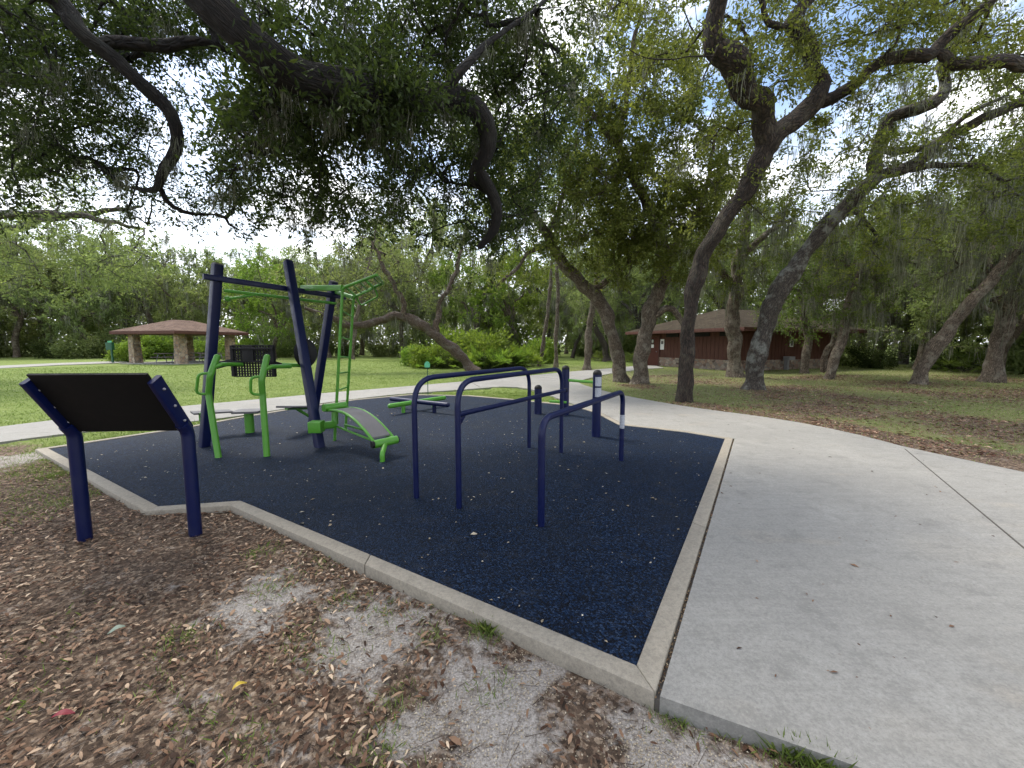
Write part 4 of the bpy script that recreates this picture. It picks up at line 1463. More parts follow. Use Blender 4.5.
def shingle_mat(name, c1, c2, moss=0.0):
    m, nt, b = mat(name)
    tc = N(nt, 'ShaderNodeTexCoord')
    br_ = N(nt, 'ShaderNodeTexBrick')
    nt.links.new(tc.outputs['UV'], br_.inputs['Vector'])
    br_.inputs['Scale'].default_value = 1
    br_.inputs['Brick Width'].default_value = 0.3
    br_.inputs['Row Height'].default_value = 0.16
    br_.inputs['Mortar Size'].default_value = 0.008
    br_.inputs['Color1'].default_value = (*c1, 1)
    br_.inputs['Color2'].default_value = (*c2, 1)
    br_.inputs['Mortar'].default_value = (*[x * 0.4 for x in c1], 1)
    v = geo_pos(nt)
    n_ = noise(nt, v, 1.6, 6, 0.7)
    c = mixc(nt, ramp(nt, n_, [(0.45, (0, 0, 0)), (0.75, (0.7, 0.7, 0.7))]), br_.outputs[0], tuple(x * 1.4 for x in c2))
    n3 = noise(nt, v, 9, 5, 0.75)
    c = mixc(nt, ramp(nt, n3, [(0.55, (0, 0, 0)), (0.7, (0.6, 0.6, 0.6))]), c, tuple(x * 0.5 for x in c1))
    nt.links.new(c, b.inputs['Base Color'])
    b.inputs['Roughness'].default_value = 0.95
    b.inputs['Specular IOR Level'].default_value = 0.08
    bump(nt, b, br_.outputs[1], 0.4, 0.01)
    return m


M['siding'] = siding_mat('red_brown_siding', (0.10, 0.046, 0.033))
M['trim'] = siding_mat('red_brown_trim', (0.10, 0.046, 0.036))
M['door'] = siding_mat('red_brown_door', (0.10, 0.036, 0.027))
M['stone'] = stone_mat('fieldstone', [(0.10, 0.06, 0.045), (0.30, 0.20, 0.14), (0.42, 0.33, 0.24), (0.24, 0.12, 0.085), (0.48, 0.40, 0.32), (0.2, 0.17, 0.14)])
M['column_stone'] = stone_mat('column_stone', [(0.22, 0.14, 0.085), (0.42, 0.30, 0.19), (0.5, 0.38, 0.26), (0.34, 0.2, 0.12), (0.55, 0.45, 0.33), (0.3, 0.24, 0.17)], 3.6)
M['shingle'] = shingle_mat('brown_shingles', (0.036, 0.028, 0.019), (0.055, 0.044, 0.031))
M['shingle_red'] = shingle_mat('red_brown_shingles', (0.10, 0.066, 0.05), (0.145, 0.10, 0.077))
M['white'] = paint('white_sign', (0.72, 0.72, 0.7), 0.5, (0.5, 0.5, 0.48))
M['dark'] = paint('dark_opening', (0.008, 0.007, 0.007), 0.8)
M['wood'] = paint('table_wood', (0.16, 0.13, 0.11), 0.7)
M['tan'] = siding_mat('tan_wall', (0.42, 0.33, 0.22))


def hip_roof(parent, name, C, u, v, lu, lv, ov, z0, rise, m, ridge_along='u', ridge_len=None, thick=0.22, fascia=None):
    """hip roof over the rectangle C, C+u lu, C+v lv with overhang ov; faces carry UVs in metres"""
    a = C - u * ov - v * ov
    b = C + u * (lu + ov) - v * ov
    c = C + u * (lu + ov) + v * (lv + ov)
    d = C - u * ov + v * (lv + ov)
    mid = (a + c) / 2
    ln_ = (lu if ridge_along == 'u' else lv) + 2 * ov
    sh = (lv if ridge_along == 'u' else lu) + 2 * ov
    rl2 = (max(0.4, ln_ - sh) if ridge_along is not None and ridge_len is None else ridge_len) / 2
    ax_ = u if ridge_along == 'u' else v
    r0, r1 = mid - ax_ * rl2, mid + ax_ * rl2
    up = np.array([0, 0, 1.0])
    A, B, Cc, D = [p[:3] * [1, 1, 0] + up * z0 for p in (a, b, c, d)]
    R0, R1 = [p * [1, 1, 0] + up * (z0 + rise) for p in (r0, r1)]
    if ridge_along == 'u':
        faces = [(A, B, R1, R0), (B, Cc, R1), (Cc, D, R0, R1), (D, A, R0)]
    else:
        faces = [(B, Cc, R1, R0), (Cc, D, R1), (D, A, R0, R1), (A, B, R0)]
    vs, fs, uv = [], [], []
    for f in faces:
        e = unit(f[1] - f[0])
        n_ = unit(np.cross(f[1] - f[0], f[2] - f[0]))
        t_ = np.cross(n_, e)
        b_i = len(vs)
        for p in f:
            vs.append(p)
            uv.append((float((p - f[0]) @ e), float((p - f[0]) @ t_)))
        fs.append(tuple(range(b_i, b_i + len(f))))
    me = bpy.data.meshes.new(name)
    me.from_pydata([tuple(p - ORG[parent.name]) for p in vs], [], fs)
    ul = me.uv_layers.new(name='UVMap')
    for i, lp in enumerate(me.loops):
        ul.data[i].uv = uv[lp.vertex_index]
    ro = link_mesh(name, me, m, parent)
    fm_ = MB()
    for p, q in ((A, B), (B, Cc), (Cc, D), (D, A)):
        e = unit(q - p)
        fm_.bar(p - e * 0.0 - up * (thick / 2 + 0.01), q - up * (thick / 2 + 0.01), 0.05, thick, up, 0.004)
    fm_.build('fascia', fascia or M['trim'], ro)
    i_ = 0.06
    sv = [A, B, Cc, D]
    MB().add([p - up * (thick * 0.9) for p in sv], [(0, 3, 2, 1)]).build('soffit', fascia or M['trim'], ro, smooth=False)
    return ro


# ------------------------------------------------------------------ restroom building
nc = G(738, 371.2)[:2]
Cn = np.array([13.15, 22.7, 0.0])
uv_ = unit(np.array([-2.84, 6.9, 0.0]))
vv_ = np.array([-uv_[1] * -1, 0, 0])
vv_ = unit(np.array([uv_[1], -uv_[0], 0.0]))
LU, LV = 7.6, 9.4
bd = thing('restroom_building', 'low red-brown building with board siding, fieldstone base and shingled hip roof behind the oaks', 'building', Cn)
zg = -0.12
wm = MB().prism([Cn + uv_ * 0.001, Cn + uv_ * LU, Cn + uv_ * LU + vv_ * LV, Cn + vv_ * LV], zg, 2.62).build('wall', M['siding'], bd)
bt = MB()
for k in range(int(LU / 0.3)):
    p = Cn + uv_ * (0.15 + 0.3 * k) - vv_ * 0.012
    if not (6.32 < 0.15 + 0.3 * k < 7.45):
        bt.box(p + [0, 0, 1.6], (0.045, 0.024, 2.02), math.atan2(uv_[1], uv_[0]))
for k in range(int(LV / 0.3)):
    p = Cn + vv_ * (0.15 + 0.3 * k) - uv_ * 0.012
    bt.box(p + [0, 0, 1.6], (0.045, 0.024, 2.02), math.atan2(vv_[1], vv_[0]))
bt.build('batten', M['trim'], wm)
s_ = 0.07
MB().prism([Cn - uv_ * s_ - vv_ * s_, Cn + uv_ * 6.3 - vv_ * s_, Cn + uv_ * 6.3 + vv_ * 0.2, Cn + uv_ * 0.2 + vv_ * 0.2, Cn + uv_ * 0.2 + vv_ * (LV + s_), Cn - uv_ * s_ + vv_ * (LV + s_)], zg, 0.62).build('stone_base', M['stone'], bd)
dr = MB().box(Cn + uv_ * 6.88 - vv_ * 0.03 + [0, 0, 1.0], (0.98, 0.08, 2.1), math.atan2(uv_[1], uv_[0])).build('door', M['door'], bd)
fz = math.atan2(uv_[1], uv_[0])
MB().box(Cn + uv_ * 6.30 - vv_ * 0.04 + [0, 0, 1.1], (0.1, 0.12, 2.3), fz).box(Cn + uv_ * 7.45 - vv_ * 0.04 + [0, 0, 1.1], (0.1, 0.12, 2.3), fz).box(Cn + uv_ * 6.88 - vv_ * 0.04 + [0, 0, 2.17], (1.05, 0.12, 0.12), fz).build('frame', M['trim'], dr)
MB().box(Cn + uv_ * 6.95 - vv_ * 0.078 + [0, 0, 1.42], (0.24, 0.012, 0.24), fz).build('sign', M['white'], dr)
sy = MB().box(Cn + uv_ * 6.95 - vv_ * 0.078 + [0, 0, 1.78], (0.26, 0.012, 0.34), fz).build('restroom_sign', M['dark'], dr)
fg = MB()
for du_, s2 in ((-0.045, 1), (0.045, 1)):
    q = Cn + uv_ * (6.95 + du_) - vv_ * 0.088
    fg.ball(q + [0, 0, 1.88], 0.022, 6).box(q + [0, 0, 1.79], (0.06, 0.008, 0.13), fz).box(q + [0, 0, 1.69], (0.035, 0.008, 0.1), fz)
fg.build('figure_symbol', M['white'], sy)
MB().ball(Cn + uv_ * 6.5 - vv_ * 0.11 + [0, 0, 1.02], 0.04, 6).build('handle', M['steel'], dr)
MB().box(Cn + uv_ * 6.02 - vv_ * 0.03 + [0, 0, 1.55], (0.36, 0.02, 0.75), fz).build('notice', M['white'], wm)
MB().box(Cn + uv_ * 6.02 - vv_ * 0.043 + [0, 0, 1.68], (0.22, 0.01, 0.22), fz).build('notice_print', M['deckgrey'], wm)
for c_u in (5.1, 2.6, 0.9):
    v_o = MB().box(Cn + uv_ * c_u - vv_ * 0.02 + [0, 0, 2.22], (1.15 if c_u > 1 else 0.8, 0.06, 0.34), fz).build('vent', M['dark'], wm)
MB().box(Cn + vv_ * 4.6 - uv_ * 0.03 + [0, 0, 1.62], (0.32, 0.03, 0.42), math.atan2(vv_[1], vv_[0])).build('notice', M['white'], wm)
MB().box(Cn + vv_ * 4.6 - uv_ * 0.047 + [0, 0, 1.62], (0.2, 0.01, 0.3), math.atan2(vv_[1], vv_[0])).build('notice_print', M['deckgrey'], wm)
dk = MB().box(Cn + vv_ * 4.0 - uv_ * 0.32 + [0, 0, 0.72], (0.55, 0.42, 0.2), math.atan2(vv_[1], vv_[0]), 0.05).box(Cn + vv_ * 4.0 - uv_ * 0.2 + [0, 0, 0.3], (0.18, 0.2, 0.7), math.atan2(vv_[1], vv_[0]))
dk.build('drinking_fountain', M['steel'], bd)
hip_roof(bd, 'roof', Cn, uv_, vv_, LU, LV, 1.15, 2.5, 1.5, M['shingle'], 'v', 3.2, 0.2, M['trim'])

# ------------------------------------------------------------------ picnic shelter on the lawn
sc_ = P(176, 340, 33.5)
pv_u = unit(np.array([0.968, -0.25, 0]))
pv_v = np.array([-pv_u[1], pv_u[0], 0])
W_, D_ = 4.95, 4.2
C0 = np.array([-31.1, 32.3, 0.0])
pv = thing('picnic_shelter', 'open picnic shelter with stone columns and red-brown hip roof on the sunny lawn', 'shelter', C0)
cols = [C0, C0 + pv_u * W_, C0 + pv_v * D_, C0 + pv_u * W_ + pv_v * D_]
for q in cols:
    tp = MB()
    vs = []
    for z, s in ((-0.2, 0.33), (0.4, 0.31), (2.5, 0.26)):
        for sx, sy_ in ((-1, -1), (1, -1), (1, 1), (-1, 1)):
            vs.append(q + pv_u * sx * s + pv_v * sy_ * s + [0, 0, z])
    fs = [(k * 4 + j, k * 4 + (j + 1) % 4, k * 4 + 4 + (j + 1) % 4, k * 4 + 4 + j) for k in range(2) for j in range(4)] + [(8, 9, 10, 11)]
    tp.add(vs, fs).build('column', M['column_stone'], pv, bevel=0.02)
MB().prism([C0 - pv_u * 0.7 - pv_v * 0.7, C0 + pv_u * (W_ + 0.7) - pv_v * 0.7, C0 + pv_u * (W_ + 0.7) + pv_v * (D_ + 0.7), C0 - pv_u * 0.7 + pv_v * (D_ + 0.7)], -0.15, 0.03).build('floor_slab', M['concrete'], pv, smooth=False)
hip_roof(pv, 'roof', C0, pv_u, pv_v, W_, D_, 1.0, 2.6, 1.0, M['shingle_red'], 'v', 1.6, 0.24, M['trim'])


def picnic_table(c, rz, label):
    o = thing('picnic_table', label, 'table', c, 'picnic tables under the shelter roof')
    cz, sz = math.cos(rz), math.sin(rz)
    L = lambda x, y, z: np.array(c) + [x * cz - y * sz, x * sz + y * cz, z]
    MB().box(L(0, 0, 0.76), (1.8, 0.75, 0.05), rz, 0.03).build('tabletop', M['wood'], o)
    for s in (-1, 1):
        MB().box(L(0, 0.66 * s, 0.45), (1.8, 0.27, 0.045), rz, 0.03).build('seat', M['wood'], o)
        MB().tube(bent([L(s * 0.6, -0.6, 0), L(s * 0.6, -0.3, 0.72), L(s * 0.6, 0.3, 0.72), L(s * 0.6, 0.6, 0)], 0.12), 0.03, 8).tube([L(s * 0.6, -0.7, 0.42), L(s * 0.6, 0.7, 0.42)], 0.025, 8).build('leg', M['steel'], o)
    return o


picnic_table(C0 + pv_u * 1.9 + pv_v * 1.2 + [0, 0, 0.03], 0.12, 'grey picnic table under the shelter, between the two nearest stone columns')
picnic_table(C0 + pv_u * 5.2 + pv_v * 2.2 + [0, 0, 0.03], 1.3, 'grey picnic table at the shelter edge, behind the tall navy rig post')
picnic_table(C0 + pv_u * 2.2 + pv_v * 3.9 + [0, 0, 0.03], 0.05, 'grey picnic table deepest under the shelter roof')

# tan shed far behind the oaks
c0 = P(590, 352, 52)
c0[2] = 0
sh = thing('park_shed', 'distant tan shed with a low roof seen between the oak trunks', 'building', c0)
U, V = np.array([1.0, 0, 0]), np.array([0, 1.0, 0])
MB().prism([c0, c0 + U * 6.2, c0 + U * 6.2 + V * 4, c0 + V * 4], -0.1, 2.3).build('wall', M['tan'], sh, smooth=False)
hip_roof(sh, 'roof', c0, U, V, 6.2, 4, 0.5, 2.3, 1.0, M['shingle'], 'u', 2.4, 0.2, M['tan'])

# ------------------------------------------------------------------ small things lying about
def lone_leaf(px, py, L, label, c, nm='fallen_leaf', z=0.03, wide=0.45):
    p = G(px, py, -0.07)
    p[2] = float(gz(p[0], p[1])) + z
    m, nt, b = mat(nm)
    b.inputs['Base Color'].default_value = (*c, 1)
    b.inputs['Roughness'].default_value = 0.55
    az = random.uniform(0, 6)
    n = 7
    vs, fs = [], []
    for i in range(n):
        t = i / (n - 1)
        w = wide * L * math.sin(PI * min(1, 0.05 + 0.93 * t)) ** 0.8 / 2
        zc_ = 0.012 * math.sin(t * 4)
        for s in (-1, 0, 1):
            vs.append(p + [math.cos(az) * L * t - math.sin(az) * w * s, math.sin(az) * L * t + math.cos(az) * w * s, zc_ + (0.006 if s else 0)])
    for i in range(n - 1):
        for j in range(2):
            fs.append((i * 3 + j, i * 3 + j + 1, i * 3 + j + 4, i * 3 + j + 3))
    o = MB().add(vs, fs).build(nm, m, org=p)
    props(o, label, 'leaf')


lone_leaf(730, 734, 0.085, 'yellow fallen leaf on grey sand by the corner of the concrete', (0.55, 0.48, 0.05), wide=0.6)
lone_leaf(233, 697, 0.06, 'small yellow fallen leaf in the brown litter', (0.5, 0.36, 0.04))
lone_leaf(126, 633, 0.075, 'grey-green lichen flake lying in the brown litter', (0.16, 0.2, 0.15), 'lichen_flake', wide=0.6)
lone_leaf(52, 724, 0.075, 'dark red fallen leaf among the brown litter', (0.2, 0.02, 0.03))
p = G(140, 606, -0.07)
p[2] = float(gz(p[0], p[1])) + 0.012
tw = MB().tube(catmull(np.array([p + [-0.03, 0.06, 0.01], p + [0, 0, 0.015], p + [0.06, -0.03, 0.012]]), 0.02), 0.006, 7).tube([p, p + [-0.03, -0.02, 0.02]], 0.004, 6).build('twig', M['stick'], org=p)
props(tw, 'pale forked twig lying on the brown litter behind the sandy patch', 'twig')
# ------------------------------------------------------------------ named oaks near the rubber
def oak(label, base_px, d, group=None, name='oak_tree'):
    b = G(*base_px) if d is None else np.array([P(base_px[0], base_px[1], d)[0], d, -0.05])
    return thing(name, label, 'tree', (b[0], b[1], -0.05), group)


# 1. the overhanging oak: its trunk stands beside the viewer
t0 = thing('oak_tree', 'overhanging oak whose dark limb crosses the sky above the information panel', 'tree', (-5.4, -0.6, -0.08))
main = limb_px([(150, -50, 3.1, 52), (215, 10, 3.15, 48), (262, 50, 3.3, 45), (300, 74, 3.5, 42), (350, 90, 3.8, 36), (400, 99, 4.2, 29), (445, 97, 4.5, 26), (476, 108, 4.7, 25), (490, 133, 4.8, 22), (487, 155, 4.9, 19), (480, 170, 5.0, 16), (490, 188, 5.1, 14), (497, 207, 5.2, 12), (494, 230, 5.3, 9), (478, 248, 5.4, 6)])
st = np.array([[-5.4, -0.6, -0.3, 0.46], [-5.3, -0.5, 0.8, 0.40], [-5.0, -0.2, 2.2, 0.37], [-4.5, 0.35, 3.3, 0.30], [-3.9, 1.3, 3.95, 0.24], [-3.2, 2.3, 4.35, 0.215]])
tr0 = np.vstack([st, main])
second = np.vstack([[[-4.9, -0.1, 2.5, 0.27], [-5.3, 1.5, 4.4, 0.22], [-5.6, 3.4, 5.3, 0.17]], limb_px([(30, -25, 4.9, 20), (70, 25, 5.1, 19), (92, 47, 5.2, 18), (122, 62, 5.3, 17), (150, 90, 5.4, 15), (168, 110, 5.5, 14), (178, 140, 5.6, 12), (166, 168, 5.7, 10), (158, 186, 5.8, 7), (140, 190, 6.0, 5), (122, 186, 6.2, 3)])])
b3 = limb_px([(95, 42, 5.2, 13), (125, 42, 5.3, 12), (160, 46, 5.4, 11), (192, 42, 5.5, 9), (230, 52, 5.8, 6), (262, 80, 6.2, 4)])
b4 = limb_px([(158, 180, 5.8, 6), (166, 200, 5.9, 5), (185, 212, 6.0, 4), (215, 214, 6.3, 3)])
b5 = limb_px([(285, 70, 3.5, 12), (272, 100, 3.7, 6), (262, 130, 3.9, 4), (250, 150, 4.1, 3)])
b6 = limb_px([(488, 140, 4.8, 10), (470, 180, 5.1, 7), (500, 200, 5.3, 6), (498, 228, 5.5, 5)])
b7 = limb_px([(440, 97, 4.5, 12), (460, 70, 4.4, 9), (480, 50, 4.6, 7), (520, 20, 5.0, 5), (560, -10, 5.5, 3)])
b8 = np.array([[-4.95, -0.1, 2.3, 0.26], [-4.2, -0.9, 4.0, 0.2], [-2.6, -1.2, 5.6, 0.15], [-0.8, -0.6, 6.4, 0.1], [0.6, 0.8, 6.8, 0.05]])
b9 = np.array([[-5.0, -0.2, 2.4, 0.24], [-6.2, 0.8, 4.2, 0.18], [-7.4, 2.8, 5.4, 0.13], [-7.8, 5.0, 5.9, 0.07]])
b10 = np.vstack([[[-4.2, 0.8, 3.7, 0.2], [-4.0, 1.4, 5.0, 0.16], [-2.6, 2.4, 6.2, 0.12]], [[-0.8, 3.6, 6.6, 0.07], [0.5, 4.6, 6.7, 0.03]]])
lp_ = catmull(main, 0.2)[:, :3]
cl = np.vstack([
    mass_px(110, 20, 90, 45, 5.4, 7.4, 34), mass_px(300, 120, 90, 40, 4.0, 5.0, 26), mass_px(120, 110, 70, 40, 6.2, 8.0, 22), mass_px(400, 75, 60, 25, 3.7, 4.3, 9),
    lp_[rng.integers(len(lp_) // 2, len(lp_), 20)] + rng.normal(size=(20, 3)) * 0.15 + [0, 0.45, 0.15],
    lp_[(lp_[:, 0] > -1.95) & (lp_[:, 0] < -0.55)][rng.integers(0, 8, 20)] + rng.normal(size=(20, 3)) * [0.16, 0.14, 0.16] + [0, -0.1, 0.02],
    mass_px(350, 30, 150, 55, 4.8, 6.8, 87), mass_px(340, 150, 130, 62, 4.6, 6.8, 90), mass_px(430, 155, 60, 95, 6.0, 7.8, 77), mass_px(430, 35, 120, 60, 5.0, 7.2, 82), mass_px(300, 100, 60, 30, 3.6, 4.2, 18), mass_px(370, 120, 50, 30, 3.9, 4.4, 18),
    mass_px(50, 25, 105, 65, 5.6, 7.6, 115), mass_px(75, 140, 90, 45, 5.6, 8.2, 55), mass_px(200, 185, 130, 50, 6.2, 9.0, 38), mass_px(300, 205, 110, 40, 5.6, 7.8, 32), mass_px(15, 110, 50, 100, 4.8, 7, 55), mass_px(180, 20, 60, 40, 5.8, 7.5, 41),
    mass_px(520, 120, 50, 110, 5.6, 7.6, 55), mass_px(545, 40, 60, 70, 5, 7.5, 25), mass_px(260, -130, 300, 110, 3.0, 6.0, 97), mass_px(500, 215, 40, 40, 6.2, 7.4, 17),
    ell((-3.0, -0.8, 5.9), (3.4, 2.0, 1.0), 45), ell((-7.2, 3.5, 5.4), (1.8, 3.0, 1.1), 40)])
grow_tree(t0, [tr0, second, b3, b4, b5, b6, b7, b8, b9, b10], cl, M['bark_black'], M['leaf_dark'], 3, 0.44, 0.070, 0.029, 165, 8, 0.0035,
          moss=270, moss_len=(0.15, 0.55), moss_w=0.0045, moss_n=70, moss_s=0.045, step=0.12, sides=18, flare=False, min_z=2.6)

# 2. the forked oak by the slab
t1 = oak('dark forked oak standing where the concrete path bends, nearest the slab', (684, 402), 10.9)
trunk = limb_px([(684, 404, 10.9, 19), (685, 375, 10.9, 18.5), (689, 330, 10.8, 19), (693, 288, 10.7, 19), (705, 252, 10.5, 20), (730, 214, 10.2, 22), (756, 168, 9.9, 24), (771, 132, 9.7, 27)])
f1_ = limb_px([(762, 154, 9.85, 24), (768, 138, 9.75, 25), (764, 112, 9.5, 24), (751, 92, 9.2, 25), (730, 67, 8.9, 25), (717, 42, 8.6, 23), (719, 15, 8.4, 21), (726, -20, 8.2, 19), (722, -70, 8.0, 14), (700, -130, 7.9, 8)])
f2_ = limb_px([(762, 158, 9.85, 24), (774, 138, 9.75, 22), (795, 118, 9.8, 21), (812, 104, 9.8, 20), (821, 85, 9.7, 18), (818, 62, 9.5, 17), (808, 44, 9.4, 16), (788, 30, 9.3, 13), (795, 12, 9.3, 13), (818, -8, 9.4, 11), (840, -40, 9.6, 7)])
f3_ = limb_px([(814, 104, 9.8, 14), (834, 98, 9.7, 13), (858, 78, 9.5, 12), (880, 64, 9.4, 12), (915, 56, 9.2, 12), (938, 49, 9.1, 12), (956, 30, 9.0, 11), (985, 5, 8.9, 10), (1010, -25, 8.8, 7)])
f4_ = limb_px([(936, 50, 9.1, 10), (960, 62, 9.0, 12), (995, 64, 8.9, 13), (1030, 64, 8.8, 13), (1090, 55, 8.6, 9), (1150, 30, 8.5, 5)])
f5_ = limb_px([(790, 28, 9.3, 8), (770, 24, 9.2, 6), (762, 5, 9.1, 5), (755, -20, 9, 3)])
cl = np.vstack([mass_px(740, 40, 110, 70, 8.2, 11.5, 54), mass_px(860, 30, 120, 60, 8.6, 11.5, 62), mass_px(960, 30, 90, 60, 8.5, 11, 40), mass_px(730, 170, 70, 70, 9.5, 12, 27), mass_px(640, 60, 60, 60, 9, 11.5, 13),
                mass_px(800, -100, 260, 90, 7.5, 11.5, 81), mass_px(850, 130, 70, 40, 9, 11, 13), mass_px(1080, 30, 80, 80, 8, 11, 27)])
grow_tree(t1, [trunk * [1, 1, 1, 0.86], f1_, f2_, f3_, f4_, f5_], cl, M['bark_dark'], M['leaf_olive'], 5, 0.55, 0.095, 0.044, 150, 8, 0.005, moss=60, moss_len=(0.15, 0.6), moss_w=0.0099, moss_n=17, sides=18)

# 3. the oak leaning over the verge
t2 = oak('leaning oak with a thick rough trunk in front of the dark building wall', (754, 389), 13.8)
trunk = limb_px([(753, 391, 13.8, 22), (756, 365, 13.8, 21.5), (764, 330, 13.7, 22), (779, 292, 13.5, 22), (806, 252, 13.2, 20), (835, 217, 12.9, 18), (862, 190, 12.6, 17), (880, 172, 12.5, 17)])
a1_ = limb_px([(876, 176, 12.5, 16), (877, 155, 12.4, 15), (880, 137, 12.3, 14), (894, 117, 12.1, 13), (918, 108, 11.9, 12), (938, 98, 11.8, 11), (948, 82, 11.7, 10), (944, 60, 11.6, 9), (966, 30, 11.4, 8), (1000, -10, 11.2, 5)])
a2_ = limb_px([(880, 173, 12.5, 12), (905, 168, 12.3, 12), (930, 150, 12.1, 11), (962, 128, 11.9, 10), (990, 117, 11.7, 10), (1014, 104, 11.5, 9), (1060, 85, 11.2, 7), (1110, 60, 11, 4)])
a3_ = limb_px([(884, 152, 12.4, 8), (910, 150, 12.2, 7), (942, 138, 12, 6), (970, 112, 11.8, 5), (1010, 95, 11.6, 3)])
a4_ = limb_px([(905, 170, 12.3, 8), (930, 167, 12.2, 7), (975, 165, 12, 5), (1010, 185, 11.8, 3)])
a5_ = limb_px([(830, 222, 13, 8), (852, 212, 13.2, 6), (870, 225, 13.4, 4), (880, 245, 13.5, 3)])
cl = np.vstack([mass_px(930, 190, 120, 60, 11, 15, 90), mass_px(1000, 90, 90, 80, 10.5, 14, 60), mass_px(820, 180, 60, 60, 12.5, 15, 24), mass_px(900, 100, 60, 50, 12, 15, 24), mass_px(1060, 170, 70, 80, 10, 14, 39), mass_px(860, 250, 50, 30, 13, 15, 21)])
grow_tree(t2, [trunk * [1, 1, 1, 0.9], a1_, a2_, a3_, a4_, a5_], cl, M['bark'], M['leaf_olive'], 8, 0.62, 0.11, 0.05, 140, 8, 0.006, moss=260, moss_len=(0.25, 1.2), moss_w=0.0124, moss_n=20, sides=16)

# 4. and 5. the pair beside the path to the restroom
t3 = oak('grey upright oak of the pair beside the path, nearer the building', (641, 383), 15.9)
trunk = limb_px([(640, 385, 15.9, 18), (641, 365, 15.9, 17), (645, 335, 15.9, 16.5), (650, 312, 15.8, 17), (660, 290, 15.7, 14), (666, 268, 15.6, 12), (660, 235, 15.4, 12), (640, 190, 15.2, 11), (618, 148, 15, 9), (610, 120, 15, 7)])
c1_ = limb_px([(618, 148, 15, 8), (588, 108, 14.6, 6), (570, 92, 14.4, 5), (549, 82, 14.2, 4)])
c2_ = limb_px([(618, 150, 15, 7), (627, 95, 14.8, 6), (632, 50, 14.6, 5), (645, 0, 14.4, 3)])
c3_ = limb_px([(662, 262, 15.6, 9), (690, 225, 15.4, 7), (705, 190, 15.2, 5), (715, 140, 15, 3)])
c4_ = limb_px([(652, 318, 15.8, 9), (668, 308, 15.7, 8), (678, 316, 15.6, 7), (684, 330, 15.5, 4)])
cl = np.vstack([mass_px(610, 255, 60, 30, 14, 17, 30), mass_px(645, 215, 70, 50, 13.5, 16.5, 44), mass_px(645, 170, 80, 75, 13.2, 16.8, 147), mass_px(620, 70, 80, 80, 13, 16.5, 80), mass_px(690, 120, 60, 90, 13.5, 16.5, 68), mass_px(680, 235, 50, 45, 14, 17, 43), mass_px(600, 180, 50, 70, 13.5, 16, 43), mass_px(640, -50, 120, 50, 13, 16, 40)])
grow_tree(t3, [trunk, c1_, c2_, c3_, c4_], cl, M['bark_pale'], M['leaf_olive'], 12, 0.66, 0.13, 0.06, 190, 8, 0.006, moss=60, moss_len=(0.2, 0.9), moss_w=0.0136, moss_n=17, sides=16)

t4 = oak('grey oak of the pair beside the path that bends over it in an arch', (621, 382), 16.6)
trunk = limb_px([(621, 383, 16.6, 16), (618, 362, 16.6, 14), (614, 340, 16.5, 15), (606, 314, 16.4, 15), (592, 293, 16.2, 15), (573, 274, 16.0, 14), (561, 262, 15.8, 12), (553, 245, 15.5, 11), (541, 225, 15, 9), (524, 205, 14.5, 8), (505, 180, 14, 6), (490, 150, 13.5, 4)])
d1_ = limb_px([(590, 291, 16.2, 9), (606, 282, 16.1, 7), (628, 262, 16, 5), (640, 240, 15.8, 3)])
d2_ = limb_px([(553, 246, 15.5, 6), (530, 252, 15.2, 5), (515, 270, 15, 4), (498, 285, 14.8, 3)])
d3_ = limb_px([(548, 236, 15.4, 6), (560, 205, 15.2, 5), (565, 170, 15, 4), (556, 130, 14.8, 3)])
cl = np.vstack([mass_px(540, 190, 60, 65, 13.5, 17, 75), mass_px(570, 120, 50, 70, 13.5, 16.5, 51), mass_px(600, 240, 45, 35, 15, 18, 33), mass_px(500, 150, 50, 70, 13, 16, 48), mass_px(515, 255, 40, 30, 14, 17, 15)])
grow_tree(t4, [trunk, d1_, d2_, d3_], cl, M['bark_pale'], M['leaf_olive'], 14, 0.66, 0.13, 0.06, 170, 8, 0.006, moss=50, moss_len=(0.2, 0.8), moss_w=0.0136, moss_n=17, sides=16)

t5 = oak('straight grey oak in front of the corner of the red-brown building', (735, 377), 18.8)
trunk = limb_px([(735, 378, 18.8, 17), (734, 350, 18.8, 15), (733, 320, 18.7, 15), (735, 290, 18.6, 14), (740, 255, 18.4, 11), (748, 215, 18.2, 8), (752, 180, 18, 5)])
e1_ = limb_px([(735, 290, 18.6, 9), (715, 262, 18.3, 7), (700, 240, 18, 5)])
e2_ = limb_px([(738, 262, 18.4, 8), (765, 235, 18.2, 6), (790, 220, 18, 4)])
cl = np.vstack([mass_px(745, 235, 70, 60, 16.5, 20.5, 62), mass_px(760, 170, 70, 60, 16, 20, 46), mass_px(720, 282, 30, 22, 17, 19, 10)])
grow_tree(t5, [trunk, e1_, e2_], cl, M['bark_pale'], M['leaf'], 16, 0.75, 0.14, 0.06, 90, 7, 0.007, moss=220, moss_len=(0.4, 1.6), moss_w=0.0174, moss_n=20)

t6 = oak('slender pale oak sapling close to the dark building wall', (806, 373), 21)
trunk = limb_px([(804, 374, 21, 9), (806, 355, 21, 8), (808, 335, 21, 8), (803, 312, 20.8, 6), (800, 290, 20.6, 4)])
cl = np.vstack([mass_px(800, 300, 48, 38, 19.4, 22.4, 64), mass_px(815, 255, 45, 30, 19, 22, 26)])
grow_tree(t6, [trunk], cl, M['bark_pale'], M['leaf'], 18, 0.7, 0.14, 0.06, 90, 7, 0.006, moss=24, moss_len=(0.3, 0.9), moss_w=0.0174, moss_n=17)

